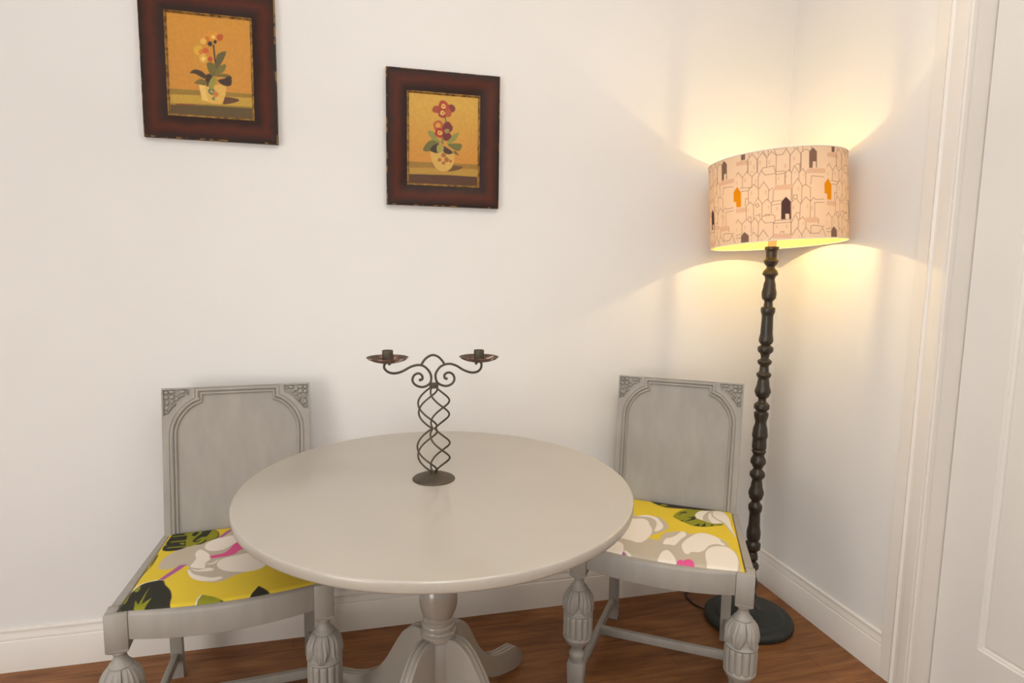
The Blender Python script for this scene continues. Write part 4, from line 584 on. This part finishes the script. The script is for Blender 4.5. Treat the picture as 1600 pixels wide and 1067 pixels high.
def glass_mat():
    m, nt, b = new_mat('clear_bulb_glass'); nt.nodes.remove(b)
    tr = N(nt, 'ShaderNodeBsdfTransparent'); gl = N(nt, 'ShaderNodeBsdfGlossy', i_Roughness=.05); mx = N(nt, 'ShaderNodeMixShader'); mx.inputs[0].default_value = .05
    nt.links.new(tr.outputs[0], mx.inputs[1]); nt.links.new(gl.outputs[0], mx.inputs[2]); nt.links.new(mx.outputs[0], nt.nodes['Material Output'].inputs['Surface']); return m
MB().lathe([(.012, 1.455), (.013, 1.468), (.021, 1.483), (.0275, 1.498), (.028, 1.508), (.0245, 1.523), (.015, 1.533), (.004, 1.537)], 32).build('light_bulb', glass_mat(), lp, angle=60)
cord = [(-.352, -.150, .006), (-.368, -.112, .004), (-.370, -.070, .004), (-.36, -.030, .004), (-.32, -.012, .004), (-.25, -.010, .004), (-.12, -.010, .004), (-.03, -.012, .004)]
MB().tube([(x - LA[0], y - LA[1], z) for x, y, z in spline(cord, 6)], .0032, 8).build('cord', M_cable, lp)

# ------------------------------------------------------------------ framed pictures
def frame_mat():
    m, nt, b = new_mat('red_brown_worn_frame')
    at = N(nt, 'ShaderNodeAttribute', attribute_name='across'); tc = N(nt, 'ShaderNodeTexCoord')
    no = N(nt, 'ShaderNodeTexNoise', i_Scale=22.0, i_Detail=5.0); nt.links.new(tc.outputs['Object'], no.inputs['Vector'])
    ad = N(nt, 'ShaderNodeMath', operation='MULTIPLY_ADD'); nt.links.new(no.outputs['Fac'], ad.inputs[0]); ad.inputs[1].default_value = .42; 
    sb = N(nt, 'ShaderNodeMath', operation='SUBTRACT'); nt.links.new(at.outputs['Fac'], sb.inputs[0]); sb.inputs[1].default_value = .21; nt.links.new(sb.outputs[0], ad.inputs[2])
    r = N(nt, 'ShaderNodeValToRGB'); cr = r.color_ramp; cr.elements[0].position = .12; cr.elements[0].color = rgba((47, 30, 23)); cr.elements[1].position = .86; cr.elements[1].color = rgba((46, 26, 20))
    e = cr.elements.new(.3); e.color = rgba((68, 31, 19)); e = cr.elements.new(.5); e.color = rgba((80, 35, 18)); e = cr.elements.new(.68); e.color = rgba((64, 32, 20))
    nt.links.new(ad.outputs[0], r.inputs['Fac'])
    n2 = N(nt, 'ShaderNodeTexNoise', i_Scale=30.0, i_Detail=4.0); nt.links.new(tc.outputs['Object'], n2.inputs['Vector'])
    lt = N(nt, 'ShaderNodeMath', operation='LESS_THAN'); nt.links.new(at.outputs['Fac'], lt.inputs[0]); lt.inputs[1].default_value = .045
    gt = N(nt, 'ShaderNodeMath', operation='GREATER_THAN'); nt.links.new(n2.outputs['Fac'], gt.inputs[0]); gt.inputs[1].default_value = .56
    mu = N(nt, 'ShaderNodeMath', operation='MULTIPLY'); nt.links.new(lt.outputs[0], mu.inputs[0]); nt.links.new(gt.outputs[0], mu.inputs[1])
    mx = N(nt, 'ShaderNodeMix', data_type='RGBA'); nt.links.new(mu.outputs[0], mx.inputs[0]); nt.links.new(r.outputs['Color'], mx.inputs[6]); mx.inputs[7].default_value = rgba((150, 108, 52))
    nt.links.new(mx.outputs[2], b.inputs['Base Color']); b.inputs['Roughness'].default_value = .45; b.inputs['Specular IOR Level'].default_value = .2
    return m
M_frame = frame_mat()
M_gilt = paint('worn_gilt_slip', (176, 132, 60), .4, .3, 70.0, .3, 200, metal=.25, c2=(72, 46, 24))
M_art = attr_mat('varnished_print', .5, .06, 500, spec=.4)
def picture(cx, cz, shapes, bgf, label):
    t = empty('framed_picture', (cx, WB, cz)); tag(t, label, 'picture', 'matching brown framed flower pictures')
    W, Hh = .3835, .4430
    def rc(d, h): x, z = W / 2 - d, Hh / 2 - d; return [(-x, -h, -z), (x, -h, -z), (x, -h, z), (-x, -h, z)]
    pf = [(.002, .0005), (0, .003), (0, .019), (.002, .0225), (.005, .0235), (.012, .0235), (.020, .0232), (.032, .0222), (.046, .0200), (.056, .0178), (.063, .0160), (.0675, .0150), (.0680, .0080)]
    mb = MB(); lo = []
    for d, h in pf:
        base = rc(d, h); l = []
        for k in range(4):
            a = Vector(base[k]); b = Vector(base[(k + 1) % 4]); l += [a.lerp(b, u / 10) for u in range(10)]
        lo.append(l)
    mb.strip(lo); o = mb.build('frame', M_frame, t, angle=30)
    at = o.data.attributes.new('across', 'FLOAT', 'POINT'); at.data.foreach_set('value', [min(1, d / .0680) for d, h in pf for _ in range(40)])
    mb = MB(); mb.strip([rc(d, h) for d, h in ((.0676, .0080), (.0676, .0150), (.0690, .0165), (.0708, .0165), (.0722, .0145), (.0732, .0120), (.0750, .0110), (.0750, .0080))]); mb.build('gilt_slip', M_gilt, t, angle=50)
    nx, nz = 160, 200; X, Z = np.meshgrid(np.linspace(-W / 2 + .0745, W / 2 - .0745, nx), np.linspace(-Hh / 2 + .0745, Hh / 2 - .0745, nz))
    vs = [(x, -.0100, z) for x, z in zip(X.ravel().tolist(), Z.ravel().tolist())]
    fs = [(r * nx + c, r * nx + c + 1, (r + 1) * nx + c + 1, (r + 1) * nx + c) for r in range(nz - 1) for c in range(nx - 1)]
    # the board behind the print
    b0 = len(vs); x, z = W / 2 - .07, Hh / 2 - .07; 
    mb = MB(); mb.add(vs, fs); mb.box(-x, x, -.0098, -.001, -z, z)
    p = mb.build('print', M_art, t, recalc=False, smooth=False)
    V = np.array(mb.v); bg = bgf(V[:, 0], V[:, 2])
    g = np.random.default_rng(3); cell = np.floor((V[:, [0, 2]] + 1) / .006).astype(int); h = np.sin(cell[:, 0] * 12.9898 + cell[:, 1] * 78.233) * 43758.5453; h -= np.floor(h)
    cols = paint_shapes(V[:, 0], V[:, 2], bg, shapes, {}, .0006) * (0.95 + .1 * h[:, None]) * np.array((.92, .90, .78))
    set_paint(p, cols)
    return t
def bg1(x, z):
    k = np.clip((z + .147) / .294, 0, 1)[:, None]; return lin((200, 136, 52)) * (1 - k) + lin((204, 142, 48)) * k
def bg2(x, z):
    k = np.clip((z + .09) / .2, 0, 1)[:, None]; return lin((198, 132, 48)) * (1 - k) + lin((204, 160, 66)) * k
picture(-2.067, 1.903, ART_1, bg1, 'brown framed picture of orange primulas in a cream pot, hung above the left chair')
picture(-1.345, 1.7298, ART_2, bg2, 'brown framed picture of dark red flowers in a round pot, nearer the lamp')

# ------------------------------------------------------------------ light
def light(name, kind, loc, energy, color, **k):
    d = bpy.data.lights.new(name, kind); d.energy = energy; d.color = color
    for a, v in k.items(): setattr(d, a, v)
    o = bpy.data.objects.new(name, d); COL.objects.link(o); o.location = loc; return o
light('lamp_light', 'POINT', (LA[0], LA[1], BZ), LAMP_W, LAMP_C, shadow_soft_size=.0035)
for cx_, cy_, k_ in ((-2.5, -1.45, .25), (-.95, -1.3, 1.0)):
    light('ceiling_downlight', 'AREA', (cx_, cy_, 2.56), DOWN_W * k_, DOWN_C, shape='DISK', size=.30)
wl = light('left_fill', 'AREA', (-4.2, -3.1, .85), FILL_W, FILL_C, shape='RECTANGLE', size=1.5, size_y=1.5)  # added soft fill from the left to brighten the right wall; no window built
wl.rotation_euler = Vector((1, .55, 0)).to_track_quat('-Z', 'Y').to_euler()
light('ceiling_bounce_fill', 'AREA', (-1.63, -2.35, 1.75), BOUNCE_W, (1.0, 1.0, 1.0), shape='DISK', size=.16).rotation_euler = (PI, 0, 0)  # added upward fill: the ceiling it brightens lifts the table top and floor
fl = light('camera_flash', 'AREA', (-1.63, -2.23, 1.60), FLASH_W, FLASH_C, shape='DISK', size=.34)
fl.rotation_euler = (Vector((-.7, 0, .75)) - fl.location).to_track_quat('-Z', 'Y').to_euler()
wd = bpy.data.worlds.new('World'); SC.world = wd; wd.use_nodes = True
bg = wd.node_tree.nodes['Background']; bg.inputs['Color'].default_value = WORLD_C; bg.inputs['Strength'].default_value = WORLD_S

# ------------------------------------------------------------------ camera
Rm = ((0.97027, -0.24147, 0.01621), (0.01259, 0.11727, 0.99302), (0.24168, 0.9633, -0.11682))
cd = bpy.data.cameras.new('camera'); co = bpy.data.objects.new('camera', cd); COL.objects.link(co)
r, u, f = (Vector(v) for v in Rm); f.normalize(); r = (r - f * r.dot(f)).normalized(); u = r.cross(f)
mw = Matrix.Identity(4)
for i in range(3): mw[i][0], mw[i][1], mw[i][2] = r[i], u[i], -f[i]
mw.translation = (-1.63575, -2.15278, 1.30)
co.matrix_world = mw
cd.sensor_fit = 'HORIZONTAL'; cd.sensor_width = 36.0; cd.lens = 964.99 / 1600 * 36; cd.clip_start = .05
SC.camera = co
vs_ = SC.view_settings; vs_.view_transform = 'Standard'; vs_.look = 'None'; vs_.gamma = 1.0; vs_.use_curve_mapping = False; vs_.exposure = EXPO
SC.display_settings.display_device = 'sRGB'
